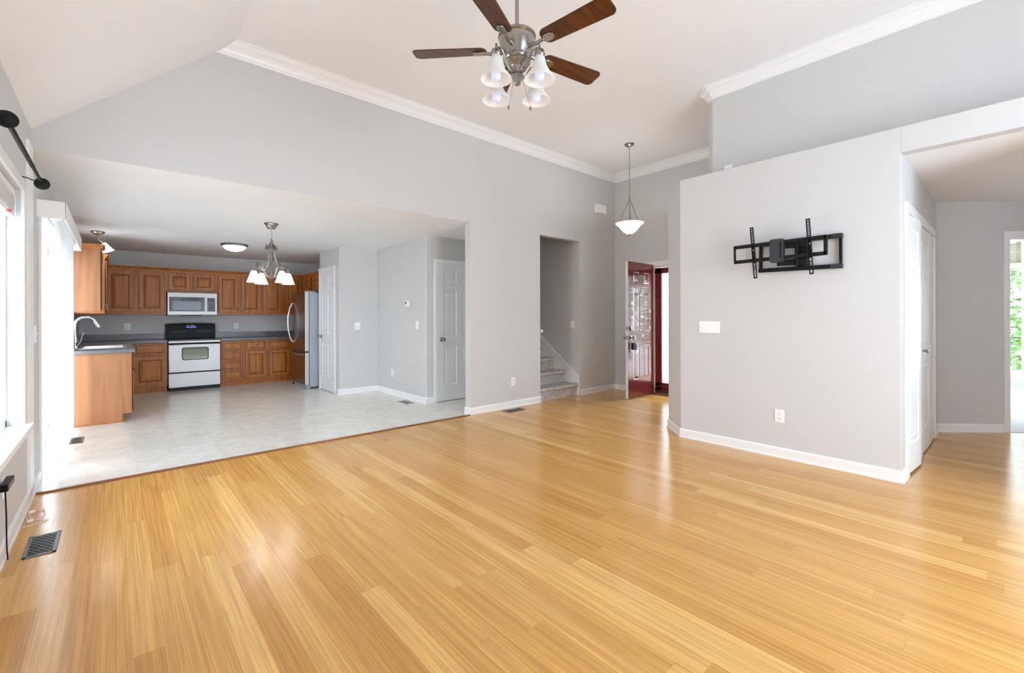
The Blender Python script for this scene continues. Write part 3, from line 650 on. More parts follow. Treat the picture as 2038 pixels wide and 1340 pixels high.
for k in range(4):
    ang = math.radians(46.5 + 90 * k) + B0
    Ta = Matrix.Rotation(ang, 4, 'Z'); R = 0.186
    arm = MB(Ta).tube([(0.030, 0, -0.140), (0.060, 0, -0.146), (0.085, 0, -0.130), (0.108, 0, -0.085), (0.135, 0, -0.048), (0.165, 0, -0.045), (0.184, 0, -0.062), (R, 0, -0.085)], [0.010, 0.008, 0.007, 0.007, 0.007, 0.007, 0.007, 0.008], 10)
    arm.lathe([(0.001, -0.030), (0.008, -0.034), (0.006, -0.050), (0.010, -0.060), (0.028, -0.072), (0.032, -0.086), (0.032, -0.104), (0.024, -0.112), (0.001, -0.112)], (R, 0, 0), 18)
    a = arm.build('light_arm', M['nickel'], fan)
    sh = MB(Ta).lathe([(0.026, -0.104), (0.032, -0.118), (0.036, -0.140), (0.046, -0.172), (0.062, -0.202), (0.080, -0.226), (0.092, -0.242), (0.095, -0.250), (0.092, -0.251), (0.089, -0.243), (0.077, -0.227), (0.059, -0.203), (0.043, -0.173), (0.033, -0.140), (0.028, -0.118)], (R, 0, 0), 32, caps=False).build('lamp_shade', M['shade'], fan)
    MB(Ta).lathe([(0.001, -0.110), (0.014, -0.112), (0.015, -0.160), (0.022, -0.182), (0.030, -0.206), (0.031, -0.222), (0.026, -0.240), (0.014, -0.252), (0.001, -0.255)], (R, 0, 0), 20).build('bulb', M['bulb'], sh)
for lat, dep, zt in ((-0.055, 0.03, -0.34), (0.085, 0.03, -0.345)):
    x, y = fr(lat, dep); m = MB().cyl((x * 0.35, y * 0.35, -0.16), (x, y, zt), 0.0012, 6)
    m.lathe([(0.001, 0.012), (0.006, 0.006), (0.008, -0.004), (0.006, -0.012), (0.001, -0.014)], (x, y, zt), 10); m.build('pull_chain', M['nickel'], fan)

# ------------------------------------------------------------------ entry pendant
pd = thing('pendant_light', 'frosted bowl pendant hanging by the front door', 'pendant light', (5.395, 3.60, 0))
MB().lathe([(0.001, ZC), (0.068, ZC), (0.068, ZC - 0.012), (0.05, ZC - 0.03), (0.012, ZC - 0.042), (0.001, ZC - 0.05)], (0, 0, 0), 24).build('canopy', M['nickel'], pd)
m = MB()
zz = ZC - 0.045; k = 0
while zz > 2.925:
    d = 0.006; ax = k % 2
    m.tube([((d * math.cos(t) if ax else 0), (0 if ax else d * math.cos(t)), zz - 0.016 + 0.018 * math.sin(t)) for t in [2 * PI * i / 10 for i in range(11)]], 0.0016, 5, False); zz -= 0.027; k += 1
m.cyl((0.003, 0.003, 2.9), (0.003, 0.003, ZC - 0.03), 0.0018, 6); m.build('chain', M['nickel'], pd)
MB().tube([(0.020 * math.cos(t), 0, 2.885 + 0.030 * math.sin(t)) for t in [2 * PI * i / 16 for i in range(17)]], 0.006, 8, False).build('loop', M['nickel'], pd)
for k in range(3):
    T = Matrix.Rotation(2 * PI * k / 3 + B0 + 0.35, 4, 'Z')
    MB(T).tube([(0.010, 0, 2.860), (0.025, 0, 2.835), (0.060, 0, 2.775), (0.095, 0, 2.705), (0.118, 0, 2.635), (0.124, 0, 2.575), (0.124, 0, 2.535)], 0.006, 8).build('arm', M['nickel'], pd)
MB().cyl((0, 0, 2.45), (0, 0, 2.86), 0.005, 8).build('stem', M['nickel'], pd)
MB().lathe([(0.001, 2.395), (0.040, 2.402), (0.085, 2.432), (0.125, 2.478), (0.150, 2.510), (0.182, 2.532), (0.196, 2.548), (0.192, 2.552), (0.178, 2.540), (0.146, 2.518), (0.120, 2.486), (0.082, 2.440), (0.038, 2.410), (0.001, 2.404)], (0, 0, 0), 36).build('bowl', M['shade'], pd)
MB().lathe([(0.001, 2.402), (0.022, 2.400), (0.024, 2.390), (0.014, 2.380), (0.016, 2.372), (0.001, 2.362)], (0, 0, 0), 16).build('finial', M['nickel'], pd)

lamp('entry_pendant_fill', (5.395, 3.60, 2.50), 1.2, 0.04)  # fill light added inside the bowl to brighten the entry
# ------------------------------------------------------------------ kitchen lights
zc = zk(6.10)
ch = thing('chandelier', 'four-arm nickel chandelier with white bell shades in the dining area', 'chandelier', (1.443, 6.10, 0))
MB().lathe([(0.001, zc), (0.082, zc), (0.082, zc - 0.010), (0.066, zc - 0.022), (0.050, zc - 0.052), (0.040, zc - 0.066), (0.001, zc - 0.072)], (0, 0, 0), 24).build('canopy', M['nickel'], ch)
m = MB(); zz = zc - 0.07; k = 0
while zz > 2.20:
    ax = k % 2
    m.tube([((0.007 * math.cos(t) if ax else 0), (0 if ax else 0.007 * math.cos(t)), zz - 0.018 + 0.020 * math.sin(t)) for t in [2 * PI * i / 10 for i in range(11)]], 0.0022, 5, False); zz -= 0.030; k += 1
m.build('chain', M['nickel'], ch)
MB().lathe([(0.001, 2.215), (0.008, 2.21), (0.016, 2.19), (0.009, 2.17), (0.008, 1.79), (0.018, 1.775), (0.026, 1.745), (0.030, 1.735), (0.012, 1.722), (0.001, 1.715)], (0, 0, 0), 16).build('stem', M['nickel'], ch)
for k in range(4):
    T = Matrix.Rotation(math.radians(-31 + 90 * k) + B0, 4, 'Z'); R = 0.218
    m = MB(T).tube([(0.010, 0, 2.185), (0.022, 0, 2.150), (0.034, 0, 2.105), (0.036, 0, 2.06), (0.044, 0, 2.00), (0.066, 0, 1.925), (0.100, 0, 1.868), (0.140, 0, 1.838), (0.158, 0, 1.836)], 0.0065, 8)
    m.tube([(0.022, 0, 1.735), (0.055, 0, 1.745), (0.085, 0, 1.790), (0.110, 0, 1.838), (0.150, 0, 1.872), (0.190, 0, 1.868), (R, 0, 1.842), (R, 0, 1.80)], 0.0065, 8)
    m.lathe([(0.001, 1.835), (0.016, 1.830), (0.022, 1.812), (0.022, 1.795), (0.001, 1.79)], (R, 0, 0), 14)
    a = m.build('arm', M['nickel'], ch)
    for (cx, czz) in ((0.038, 2.10), (0.165, 1.872)):
        lf = MB(T)
        for q in range(5):
            an = -0.9 + q * 0.62; dx, dz = math.cos(an) * 0.05, math.sin(an) * 0.05; sy = (-1) ** q * 0.012
            lf.prism([(cx - dz * 0.05, czz + dx * 0.05), (cx + dx * 0.55 - dz * 0.2, czz + dz * 0.55 + dx * 0.2), (cx + dx, czz + dz), (cx + dx * 0.55 + dz * 0.2, czz + dz * 0.55 - dx * 0.2), (cx + dz * 0.05, czz - dx * 0.05)], sy - 0.003, sy + 0.003, 'Y')
        lf.ball((cx, 0, czz), 0.013, 8, 6)
        lf.build('leaf_ornament', M['nickel'], a)
    MB(T).lathe([(0.022, 1.800), (0.030, 1.790), (0.040, 1.765), (0.052, 1.725), (0.066, 1.688), (0.076, 1.664), (0.073, 1.664), (0.063, 1.689), (0.049, 1.726), (0.037, 1.765), (0.027, 1.788)], (R, 0, 0), 24, caps=False).build('lamp_shade', M['shade'], ch)
zf = zk(8.05)
fl = thing('flush_mount_light', 'round frosted flush light on the kitchen ceiling', 'ceiling light', (1.385, 8.05, zf))
MB().lathe([(0.001, 0), (0.182, 0), (0.186, -0.012), (0.176, -0.022), (0.170, -0.034), (0.160, -0.036), (0.160, -0.02), (0.001, -0.02)], (0, 0, 0), 32).build('ring', M['nickel'], fl)
MB().lathe([(0.164, -0.026), (0.150, -0.052), (0.115, -0.082), (0.070, -0.100), (0.030, -0.108), (0.001, -0.110)], (0, 0, 0), 32, caps=False).build('dome', emit_mat('fill_dome_glass', (245, 248, 255), 0.9), fl)  # glow added to an unlit dome as kitchen fill
MB().ball((0, 0, -0.113), 0.007).build('finial', M['nickel'], fl)
zs = zk(7.9)
sp = thing('sink_spotlight', 'small ceiling spotlight with bell shade above the upper cabinet end', 'spotlight', (-0.172, 7.98, zs))
MB().lathe([(0.001, 0), (0.075, 0), (0.075, -0.006), (0.068, -0.020), (0.045, -0.036), (0.015, -0.044), (0.001, -0.045)], (0, 0, 0), 24).build('canopy', M['nickel'], sp)
MB().tube([(0, 0, -0.04), (0.0, 0, -0.075), (0.012, 0.0, -0.11), (0.045, 0.01, -0.135), (0.058, 0.012, -0.15)], 0.006, 8).build('arm', M['nickel'], sp)
Tt = Matrix.Translation((0.058, 0.012, -0.145)) @ Matrix.Rotation(math.radians(-22), 4, 'Y')
MB(Tt).lathe([(0.020, 0.0), (0.030, -0.02), (0.040, -0.055), (0.056, -0.095), (0.072, -0.118), (0.069, -0.118), (0.052, -0.095), (0.036, -0.055), (0.018, -0.01)], (0, 0, 0), 20, caps=False).build('lamp_shade', M['shade'], sp)

for k in range(4):
    T = Matrix.Translation((1.443, 6.10, 0)) @ Matrix.Rotation(math.radians(-31 + 90 * k) + B0, 4, 'Z')
    lamp('chandelier_fill_light', T @ Vector((0.218, 0, 1.70)), 0.45)  # fill lights added in unlit chandelier shades to brighten the kitchen
lamp('sink_spot_fill', (-0.10, 7.99, zs - 0.27), 0.5)  # fill light added below the unlit spotlight for the kitchen

# ------------------------------------------------------------------ kitchen cabinets
def cab_knob(parent, x, z, y=-0.022):
    return MB(Matrix.Translation((x, y, z))).lathe([(0.001, 0.002), (0.008, 0.0), (0.006, -0.012), (0.014, -0.018), (0.015, -0.024), (0.010, -0.029), (0.001, -0.030)], (0, 0, 0), 14, 'Y').build('knob', M['nickel'], parent)
def cab_front(t, name, x0, z0, x1, z1, knob, drawer=False):
    w, h = x1 - x0, z1 - z0
    m = MB(); fr_ = 0.058 if not drawer else 0.020
    p = [(fr_, fr_, w - fr_, h - fr_)]
    if drawer: m.slab(w, h, 0.022, p, 0.002, 0.004, 0.004, 0.010, -0.001, 1, x0, z0, -0.022)
    else: m.slab(w, h, 0.022, p, 0.009, 0.005, 0.007, 0.036, 0.001, 1, x0, z0, -0.022)
    # dark glazed edge line round the front
    m.cur = 1
    e = 0.0035
    for a, b in (((x0 - e, -0.016, z0 - e), (x0 + 0.001, 0, z1 + e)), ((x1 - 0.001, -0.016, z0 - e), (x1 + e, 0, z1 + e)), ((x0, -0.016, z0 - e), (x1, 0, z0 + 0.001)), ((x0, -0.016, z1 - 0.001), (x1, 0, z1 + e))): m.box(a, b)
    o = m.build(name, [M['cab'], M['glaze']], t)
    if knob: cab_knob(o, knob[0], knob[1])
    return o
def base_cab(label, loc, rot, w, d, fronts, group='kitchen base cabinets', ztop=0.825, endpanel=False, body=None):
    t = thing('base_cabinet', label, 'cabinet', loc, rot, group)
    (body or MB().box((0, 0, 0.10), (w, d - 0.002, ztop))).build('body', M['cab'], t)
    MB().box((0, 0.075, 0.0), (w, d - 0.01, 0.10)).build('toe_kick', M['cab'], t)
    for f in fronts: cab_front(t, *f)
    return t
def upper_cab(label, loc, rot, w, d, z0, z1, fronts, group='kitchen upper cabinets'):
    t = thing('upper_cabinet', label, 'cabinet', loc, rot, group)
    MB().box((0, 0, z0), (w, d, z1)).build('body', M['cab'], t)
    for f in fronts: cab_front(t, *f)
    return t
YB, YU = 9.45, 9.74
UB, UT = 1.302, 2.05
DR = 'drawer'
# back run, left to right
base_cab('wooden base cabinet with one door left of the stainless range', (0.165, YB, 0), 0, 0.485, 0.60, [('drawer', 0.058, 0.640, 0.468, 0.812, (0.262, 0.726), True), ('door', 0.058, 0.135, 0.468, 0.605, (0.440, 0.555))])
base_cab('narrow wooden base cabinet with four drawers right of the range', (1.408, YB, 0), 0, 0.350, 0.60, [('drawer', 0.022, zz, 0.330, zz + 0.160, (0.176, zz + 0.080), True) for zz in (0.642, 0.468, 0.294, 0.125)])
base_cab('wide wooden base cabinet with two doors beside the refrigerator', (1.760, YB, 0), 0, 0.860, 0.60, [('drawer', 0.032, 0.645, 0.382, 0.808, (0.207, 0.726), True), ('drawer', 0.432, 0.645, 0.788, 0.808, (0.610, 0.726), True), ('door', 0.032, 0.130, 0.382, 0.625, (0.350, 0.570)), ('door', 0.432, 0.130, 0.788, 0.625, (0.462, 0.570))])
upper_cab('brown two-door upper cabinet left of the microwave', (-0.118, YU, 0), 0, 0.776, 0.32, UB, UT, [('door', 0.014, 1.345, 0.348, 2.018, (0.318, 1.405)), ('door', 0.415, 1.345, 0.750, 2.018, (0.445, 1.405))])
upper_cab('short two-door upper cabinet directly above the microwave', (0.660, YU, 0), 0, 0.742, 0.32, 1.692, UT, [('door', 0.030, 1.725, 0.335, 2.018, (0.305, 1.785)), ('door', 0.378, 1.725, 0.700, 2.018, (0.408, 1.785))])
upper_cab('tall two-door upper cabinet right of the microwave', (1.404, YU, 0), 0, 0.722, 0.32, UB, UT, [('door', 0.012, 1.345, 0.332, 2.018, (0.302, 1.405)), ('door', 0.380, 1.345, 0.704, 2.018, (0.410, 1.405))])
upper_cab('two-door upper cabinet behind the chandelier near the refrigerator', (2.128, YU, 0), 0, 0.742, 0.32, UB, UT, [('door', 0.022, 1.345, 0.352, 2.018, (0.322, 1.405)), ('door', 0.418, 1.345, 0.730, 2.018, (0.448, 1.405))])
upper_cab('upper cabinet mounted over the refrigerator', (2.872, 9.70, 0), -PI / 2, 1.50, 0.34, 1.74, UT, [('door', 0.16, 1.765, 0.58, 2.018, (0.55, 1.80)), ('door', 0.64, 1.765, 1.06, 2.018, (0.67, 1.80)), ('door', 1.10, 1.765, 1.47, 2.018, (1.13, 1.80))])
# left run (fronts face +X): local x -> +Y, local y -> -X
XBf = 0.145
t = base_cab('sink base cabinet with pale wooden end panel under the faucet', (XBf, 7.09, 0), PI / 2, 2.355, 0.575, [('door', 0.03, 0.135, 0.42, 0.605, (0.39, 0.555)), ('door', 0.45, 0.135, 0.86, 0.605, (0.48, 0.555)), ('drawer', 0.03, 0.640, 0.86, 0.812, None, True), ('door', 0.90, 0.135, 1.36, 0.812, (0.94, 0.74)), ('door', 1.40, 0.135, 1.82, 0.605, (1.44, 0.555)), ('drawer', 1.40, 0.640, 1.82, 0.812, (1.61, 0.726), True)],
    body=MB().box((0, 0, 0.10), (0.30, 0.573, 0.825)).box((0.30, 0, 0.10), (1.10, 0.573, 0.66)).box((0.30, 0, 0.66), (1.10, 0.022, 0.825)).box((1.10, 0, 0.10), (2.355, 0.573, 0.825)))
MB().prism([(0.0, 0.10), (0.085, 0.10), (0.085, 0.0), (0.575, 0.0), (0.575, 0.825), (0.0, 0.825)], -0.014, 0.0, 'X').build('end_panel', M['cabend'], t)
MB().box((-0.026, 0.085, 0), (-0.014, 0.575, 0.014)).build('shoe_moulding', M['cabend'], t)
XUf = -0.131
t = upper_cab('upper cabinet with wide pale end panel at the window end', (XUf, 7.12, 0), PI / 2, 0.42, 0.30, UB + 0.014, UT, [('door', 0.02, 1.345, 0.40, 2.018, (0.05, 1.405))])
MB().box((-0.012, 0.018, UB + 0.035), (0.0, 0.30, UT)).box((-0.014, 0.0, UB + 0.035), (0.0, 0.022, UT)).build('end_panel', M['cabend'], t)
MB().box((-0.016, -0.002, UB + 0.012), (0.0, 0.30, UB + 0.036)).build('light_rail', M['cabend'], t)
upper_cab('corner upper cabinet beyond the sink window', (XUf + 0.02, 8.20, 0), PI / 2, 1.54, 0.315, UB, UT, [('door', 0.03, 1.345, 0.44, 2.018, (0.07, 1.405)), ('door', 0.50, 1.345, 0.94, 2.018, (0.90, 1.405))])
# cabinet crown
CC = [(0, 0), (0.012, 0), (0.014, 0.012), (0.026, 0.026), (0.036, 0.040), (0.040, 0.050), (0, 0.050)]
def crown(path, side, label, z0=UT + 0.0005):
    return tag(sweep(MB(), [(a, z0 + b) for a, b in CC], path, side).build('cabinet_crown', M['cab']), label, 'cabinet moulding', 'cabinet crown mouldings')
crown([(XL, 7.106), (XUf + 0.001, 7.106), (XUf + 0.001, 7.54)], -1, 'wooden crown moulding on the near window-end upper cabinet')
crown([(XL, 8.20), (XUf + 0.021, 8.20), (XUf + 0.021, YU), (2.872, YU), (2.872, 8.20)], -1, 'long wooden crown moulding along the back wall upper cabinets')

# countertop: L shaped left of the range, straight piece to the right
def ctop(poly, z0, z1): return MB().prism(poly, z0, z1)
CT0, CT1 = 0.828, 0.866
SX0, SX1, SY0, SY1 = -0.315, 0.085, 7.42, 8.16
ct = thing('countertop', 'dark speckled L-shaped countertop around the sink', 'countertop', (0, 0, 0), 0, 'kitchen countertops')
m = MB(); xe = 0.178
m.box((XL, 7.045, CT0), (xe, SY0, CT1)).box((XL, SY0, CT0), (SX0, SY1, CT1)).box((SX1, SY0, CT0), (xe, SY1, CT1)).box((XL, SY1, CT0), (xe, 9.42, CT1)).box((XL, 9.42, CT0), (0.648, YK, CT1))
m.build('slab', M['granite'], ct); 
MB().box((XL, YK - 0.02, CT1), (0.648, YK, 0.967)).box((XL, 7.10, CT1), (XL + 0.02, YK - 0.02, 0.967)).build('backsplash', M['granite'], ct, 0.003)
ct = thing('countertop', 'dark speckled countertop between range and refrigerator', 'countertop', (0, 0, 0), 0, 'kitchen countertops')
MB().box((1.408, 9.42, CT0), (3.21, YK, CT1)).build('slab', M['granite'], ct, 0.003); MB().box((1.408, YK - 0.02, CT1), (3.21, YK, 0.967)).build('backsplash', M['granite'], ct, 0.003)
sk = thing('sink', 'stainless steel drop-in sink in the left countertop', 'sink', ((SX0 + SX1) / 2, (SY0 + SY1) / 2, CT1))
m = MB(); hx, hy = (SX1 - SX0) / 2, (SY1 - SY0) / 2
r = 0.022
for a, b in (((-hx - r, -hy - r, 0), (hx + r, -hy + 0.012, 0.007)), ((-hx - r, hy - 0.012, 0), (hx + r, hy + r, 0.007)), ((-hx - r, -hy, 0), (-hx + 0.012, hy, 0.007)), ((hx - 0.012, -hy, 0), (hx + r, hy, 0.007))): m.box(a, b)
m.build('rim', M['sinksteel'], sk, 0.003)
m = MB(); a_, b_ = hx - 0.006, hy - 0.006
m.quad((-a_, -b_, 0.0), (a_, -b_, 0.0), (a_ - .02, -b_ + .02, -0.18), (-a_ + .02, -b_ + .02, -0.18)); m.quad((-a_, b_, 0.0), (a_, b_, 0.0), (a_ - .02, b_ - .02, -0.18), (-a_ + .02, b_ - .02, -0.18)); m.quad((-a_, -b_, 0), (-a_, b_, 0), (-a_ + .02, b_ - .02, -0.18), (-a_ + .02, -b_ + .02, -0.18)); m.quad((a_, -b_, 0), (a_, b_, 0), (a_ - .02, b_ - .02, -0.18), (a_ - .02, -b_ + .02, -0.18)); m.quad((-a_ + .02, -b_ + .02, -0.18), (a_ - .02, -b_ + .02, -0.18), (a_ - .02, b_ - .02, -0.18), (-a_ + .02, b_ - .02, -0.18))
m.build('basin', M['sinksteel'], sk)
fc = thing('faucet', 'tall curved gooseneck faucet behind the sink', 'faucet', (-0.372, 7.72, CT1))
MB().lathe([(0.001, 0), (0.030, 0), (0.028, 0.010), (0.022, 0.030), (0.020, 0.11), (0.017, 0.13), (0.001, 0.13)], (0, 0, 0), 18).build('base', M['sinksteel'], fc)
pts = [(0, 0, 0.11), (-0.004, 0, 0.20), (-0.002, 0, 0.27)] + [(0.098 - 0.100 * math.cos(t), 0, 0.285 + 0.100 * math.sin(t)) for t in [PI * i / 10 for i in range(1, 9)]]
MB().tube(pts, [0.016] * len(pts), 12).build('spout', M['sinksteel'], fc)
MB().tube([(0.176, 0, 0.345), (0.198, 0, 0.300), (0.215, 0, 0.258)], [0.017, 0.020, 0.023], 12).build('spray_head', M['sinksteel'], fc)
MB().tube([(0.015, -0.02, 0.05), (0.045, -0.04, 0.09), (0.062, -0.05, 0.15), (0.075, -0.055, 0.20)], [0.016, 0.013, 0.010, 0.014], 10).build('handle', M['sinksteel'], fc)

# ------------------------------------------------------------------ range
rg = thing('range', 'stainless steel range with black cooktop between the base cabinets', 'stove', (0.657, 9.40, 0))
RWd = 0.743
MB().box((0.0, 0.04, 0.055), (RWd, 0.62, 0.845)).build('body', M['mountblack'], rg)
MB().box((0.02, 0.06, 0), (RWd - 0.02, 0.6, 0.055)).build('base', M['black'], rg)
MB().box((0.004, 0, 0.062), (RWd - 0.004, 0.04, 0.300)).build('drawer', M['steel'], rg, 0.006)
dr = MB().box((0.004, -0.004, 0.316), (RWd - 0.004, 0.04, 0.790)).build('oven_door', M['steel'], rg, 0.008)
def rr_poly(x0, z0, x1, z1, r, n=6, bow=0.0):
    o = []
    for cx, cz, t0 in ((x1 - r, z0 + r, -PI / 2), (x1 - r, z1 - r, 0), (x0 + r, z1 - r, PI / 2), (x0 + r, z0 + r, PI)):
        for i in range(n + 1):
            t = t0 + (PI / 2) * i / n; o.append((cx + r * math.cos(t), cz + r * math.sin(t)))
    return o
MB().prism(rr_poly(0.185, 0.520, 0.565, 0.735, 0.035), -0.009, 0.0, 'Y').build('window_trim', M['blackglass'], dr)
MB().prism(rr_poly(0.198, 0.533, 0.552, 0.722, 0.028), -0.011, -0.008, 'Y').build('window', M['ovenglass'], dr)
MB().box((0.004, -0.012, 0.812), (RWd - 0.004, 0.04, 0.850)).build('front_rail', M['steel'], rg, 0.006)
MB().tube([(0.02, -0.02, 0.792), (0.08, -0.040, 0.798), (RWd / 2, -0.046, 0.800), (RWd - 0.08, -0.040, 0.798), (RWd - 0.02, -0.02, 0.792)], 0.010, 10).build('handle', M['black'], rg)
MB().box((-0.004, -0.008, 0.850), (RWd + 0.004, 0.60, 0.872)).build('cooktop', M['blackglass'], rg, 0.004)
bgd = MB().prism([(0.555, 0.872), (0.545, 1.02), (0.56, 1.12), (0.58, 1.135), (0.62, 1.135), (0.62, 0.872)], 0.005, RWd - 0.005, 'X')
bk = bgd.build('backguard', M['black'], rg, 0.006)
m = MB().prism([(0.03, 1.128), (RWd - 0.03, 1.128), (RWd - 0.06, 1.142), (RWd * 0.65, 1.150), (RWd * 0.35, 1.150), (0.06, 1.142)], 0.565, 0.615, 'Y'); m.build('top_cap', M['black'], bk, 0.004)
for a, b in ((0.08, 0.31), (0.43, 0.66)): MB().box((a, 0.540, 0.985), (b, 0.549, 0.993)).build('vent_slot', M['keygrey'], bk)
m = MB()
for q in range(6): m.box((0.30 + q * 0.026, 0.540, 1.060 + 0.004 * abs(q - 2.5)), (0.318 + q * 0.026, 0.552, 1.070 + 0.004 * abs(q - 2.5)))
m.build('key_row', M['led'], bk)
MB().box((0.315, 0.547, 1.092), (0.328, 0.557, 1.104)).build('indicator', M['plastic'], bk)
MB().prism(rr_poly(0.35, 1.085, 0.43, 1.112, 0.012), 0.548, 0.556, 'Y').build('display', M['blackglass'], bk)
# ------------------------------------------------------------------ microwave
mw = thing('microwave', 'stainless steel microwave over the range', 'microwave', (0.665, 9.66, 1.286))
mwW, mwH = 0.726, 0.400
MB().box((0, 0.03, 0), (mwW, 0.395, mwH)).build('body', M['mountblack'], mw)
MB().box((0.002, 0, 0.004), (mwW - 0.002, 0.03, mwH - 0.002)).build('front', M['steel'], mw, 0.006)
MB().box((0.028, -0.004, 0.068), (0.525, 0.004, 0.318)).build('door_glass', M['blackglass'], mw, 0.003)
MB().prism(rr_poly(0.068, 0.090, 0.478, 0.245, 0.01), -0.006, -0.003, 'Y').build('window', M['mwglass'], mw)
MB().box((0.535, -0.030, 0.066), (0.567, -0.004, 0.316)).box((0.540, -0.01, 0.08), (0.562, 0.004, 0.11)).box((0.540, -0.01, 0.28), (0.562, 0.004, 0.305)).build('handle', M['steel'], mw, 0.005)
pn = MB().box((0.575, -0.004, 0.068), (0.692, 0.004, 0.312)).build('control_panel', M['blackglass'], mw, 0.003)
m = MB()
for i in range(3):
    for j in range(5): m.box((0.600 + i * 0.024, -0.006, 0.085 + j * 0.026), (0.616 + i * 0.024, -0.003, 0.101 + j * 0.026))
m.build('keypad', M['keygrey'], pn)
MB().box((0.59, -0.006, 0.255), (0.675, -0.003, 0.285)).build('display', M['keygrey'], pn)
MB().box((0.20, 0.02, -0.012), (0.50, 0.3, 0.002)).build('vent_grille', M['black'], mw)

# ------------------------------------------------------------------ refrigerator (front faces -X)
fg = thing('refrigerator', 'dark stainless bottom-freezer refrigerator beside the pantry door', 'refrigerator', (2.44, 8.86, 0), -PI / 2)
FW = 0.73
MB().box((0, 0.075, 0.03), (FW, 0.74, 1.675)).build('cabinet', M['fridge_side'], fg, 0.006)
def fdoor(name, z0, z1):
    m = MB(); m.cur = 0; m.box((0, 0, z0), (FW, 0.068, z1)); o = m.build(name, [M['fridge_steel'], M['steel']], fg, 0.006)
    for p in o.data.polygons:
        if abs(p.normal.x) > 0.9: p.material_index = 1
    return o
fdoor('fridge_door', 0.655, 1.685); fz = fdoor('freezer_drawer', 0.075, 0.632)
MB().box((0.01, 0.012, 0.632), (FW - 0.01, 0.075, 0.655)).build('gasket', M['slot'], fg)
for sg in (1,):
    pts1 = [(0.05, -0.012, 1.50), (0.05, -0.055, 1.42), (0.05, -0.085, 1.28), (0.05, -0.092, 1.15), (0.05, -0.085, 1.02), (0.05, -0.055, 0.88), (0.05, -0.012, 0.80)]
    MB().tube(pts1, 0.013, 10).cyl((0.05, 0.004, 1.50), (0.05, -0.014, 1.50), 0.016).cyl((0.05, 0.004, 0.80), (0.05, -0.014, 0.80), 0.016).build('handle', M['sinksteel'], fg)
MB().tube([(0.04, -0.010, 0.600), (0.12, -0.045, 0.603), (FW / 2, -0.055, 0.604), (FW - 0.12, -0.045, 0.603), (FW - 0.04, -0.010, 0.600)], 0.012, 10).build('freezer_handle', M['sinksteel'], fg)
MB().prism(rr_poly(FW - 0.19, 1.595, FW - 0.12, 1.620, 0.012), -0.002, 0.004, 'Y').build('badge', M['nickel'], fg)
MB().box((FW - 0.10, 0.01, 1.675), (FW - 0.01, 0.18, 1.70)).build('hinge_cover', M['fridge_side'], fg, 0.005)
MB().box((0.02, 0.03, 0.0), (FW - 0.02, 0.10, 0.07)).build('base_grille', M['fridge_side'], fg, 0.004)
MB().prism([(-0.12, 0.0), (-0.02, 0.0), (0.0, 0.03), (-0.05, 0.045), (-0.11, 0.022)], 0.03, 0.12, 'Y').build('roller_cover', M['black'], fg, 0.006)

# ------------------------------------------------------------------ outlets, switches, chime
def plate(name, label, cat, loc, rot, w, h, holes, group):
    # local: faces -y, centred at loc
    t = thing(name, label, cat, loc, rot, group)
    MB().box((-w / 2, -0.006, -h / 2), (w / 2, 0.0, h / 2)).build('plate', M['plastic'], t, 0.003)
    for kind, x, z in holes:
        if kind == 'socket':
            s_ = MB().prism(rr_poly(x - 0.016, z - 0.014, x + 0.016, z + 0.014, 0.010), -0.008, -0.004, 'Y').build('socket', M['plastic'], t)
            MB().box((x - 0.007, -0.0088, z - 0.003), (x - 0.0045, -0.0075, z + 0.006)).box((x + 0.0045, -0.0088, z - 0.003), (x + 0.007, -0.0075, z + 0.006)).box((x - 0.002, -0.0088, z - 0.010), (x + 0.002, -0.0075, z - 0.006)).build('slots', M['slot'], s_)
        elif kind == 'toggle':
            MB().box((x - 0.005, -0.0075, z - 0.013), (x + 0.005, -0.004, z + 0.013)).prism([(-0.006, z - 0.006), (-0.020, z + 0.004), (-0.020, z + 0.010), (-0.006, z + 0.006)], x - 0.004, x + 0.004, 'X').build('toggle', M['plastic'], t)
        elif kind == 'rocker':
            MB().prism([(-0.005, z - 0.032), (-0.010, z - 0.030), (-0.006, z), (-0.009, z + 0.032), (-0.005, z + 0.032)], x - 0.015, x + 0.015, 'X').build('rocker', M['plastic'], t)
    return t
SO = [('socket', 0, 0.020), ('socket', 0, -0.020)]
R0, RL, RR = 0, PI / 2, -PI / 2    # wall normal -Y ; +X ; -X
plate('outlet', 'white wall outlet on the television wall near the baseboard', 'outlet', (XT, 1.384, 0.364), RR, 0.075, 0.115, SO, 'wall outlets')
plate('outlet', 'white wall outlet on the partition left of the stairs', 'outlet', (4.081, Y1, 0.354), 0, 0.075, 0.118, SO, 'wall outlets')
plate('outlet', 'white outlet above the countertop left of the range', 'outlet', (0.155, YK, 1.095), 0, 0.085, 0.115, SO, 'wall outlets')
plate('outlet', 'white outlet above the countertop right of the range', 'outlet', (1.755, YK, 1.085), 0, 0.085, 0.115, SO, 'wall outlets')
plate('outlet', 'white outlet low on the stepped pantry wall', 'outlet', (XD, 6.63, 0.350), RR, 0.085, 0.120, SO, 'wall outlets')
plate('outlet', 'white outlet plate half hidden on the high plant ledge', 'outlet', (XU, 1.970, 2.742), RR, 0.082, 0.115, SO, 'wall outlets')
plate('light_switch', 'wide white four-gang switch plate left of the television mount', 'light switch', (XT, 2.000, 1.134), RR, 0.205, 0.115, [('toggle', x, 0) for x in (-0.069, -0.023, 0.023, 0.069)], 'light switches')
plate('light_switch', 'white light switch inside the stair doorway', 'light switch', (5.497, 4.736, 1.116), RR, 0.075, 0.118, [('rocker', 0, 0)], 'light switches')
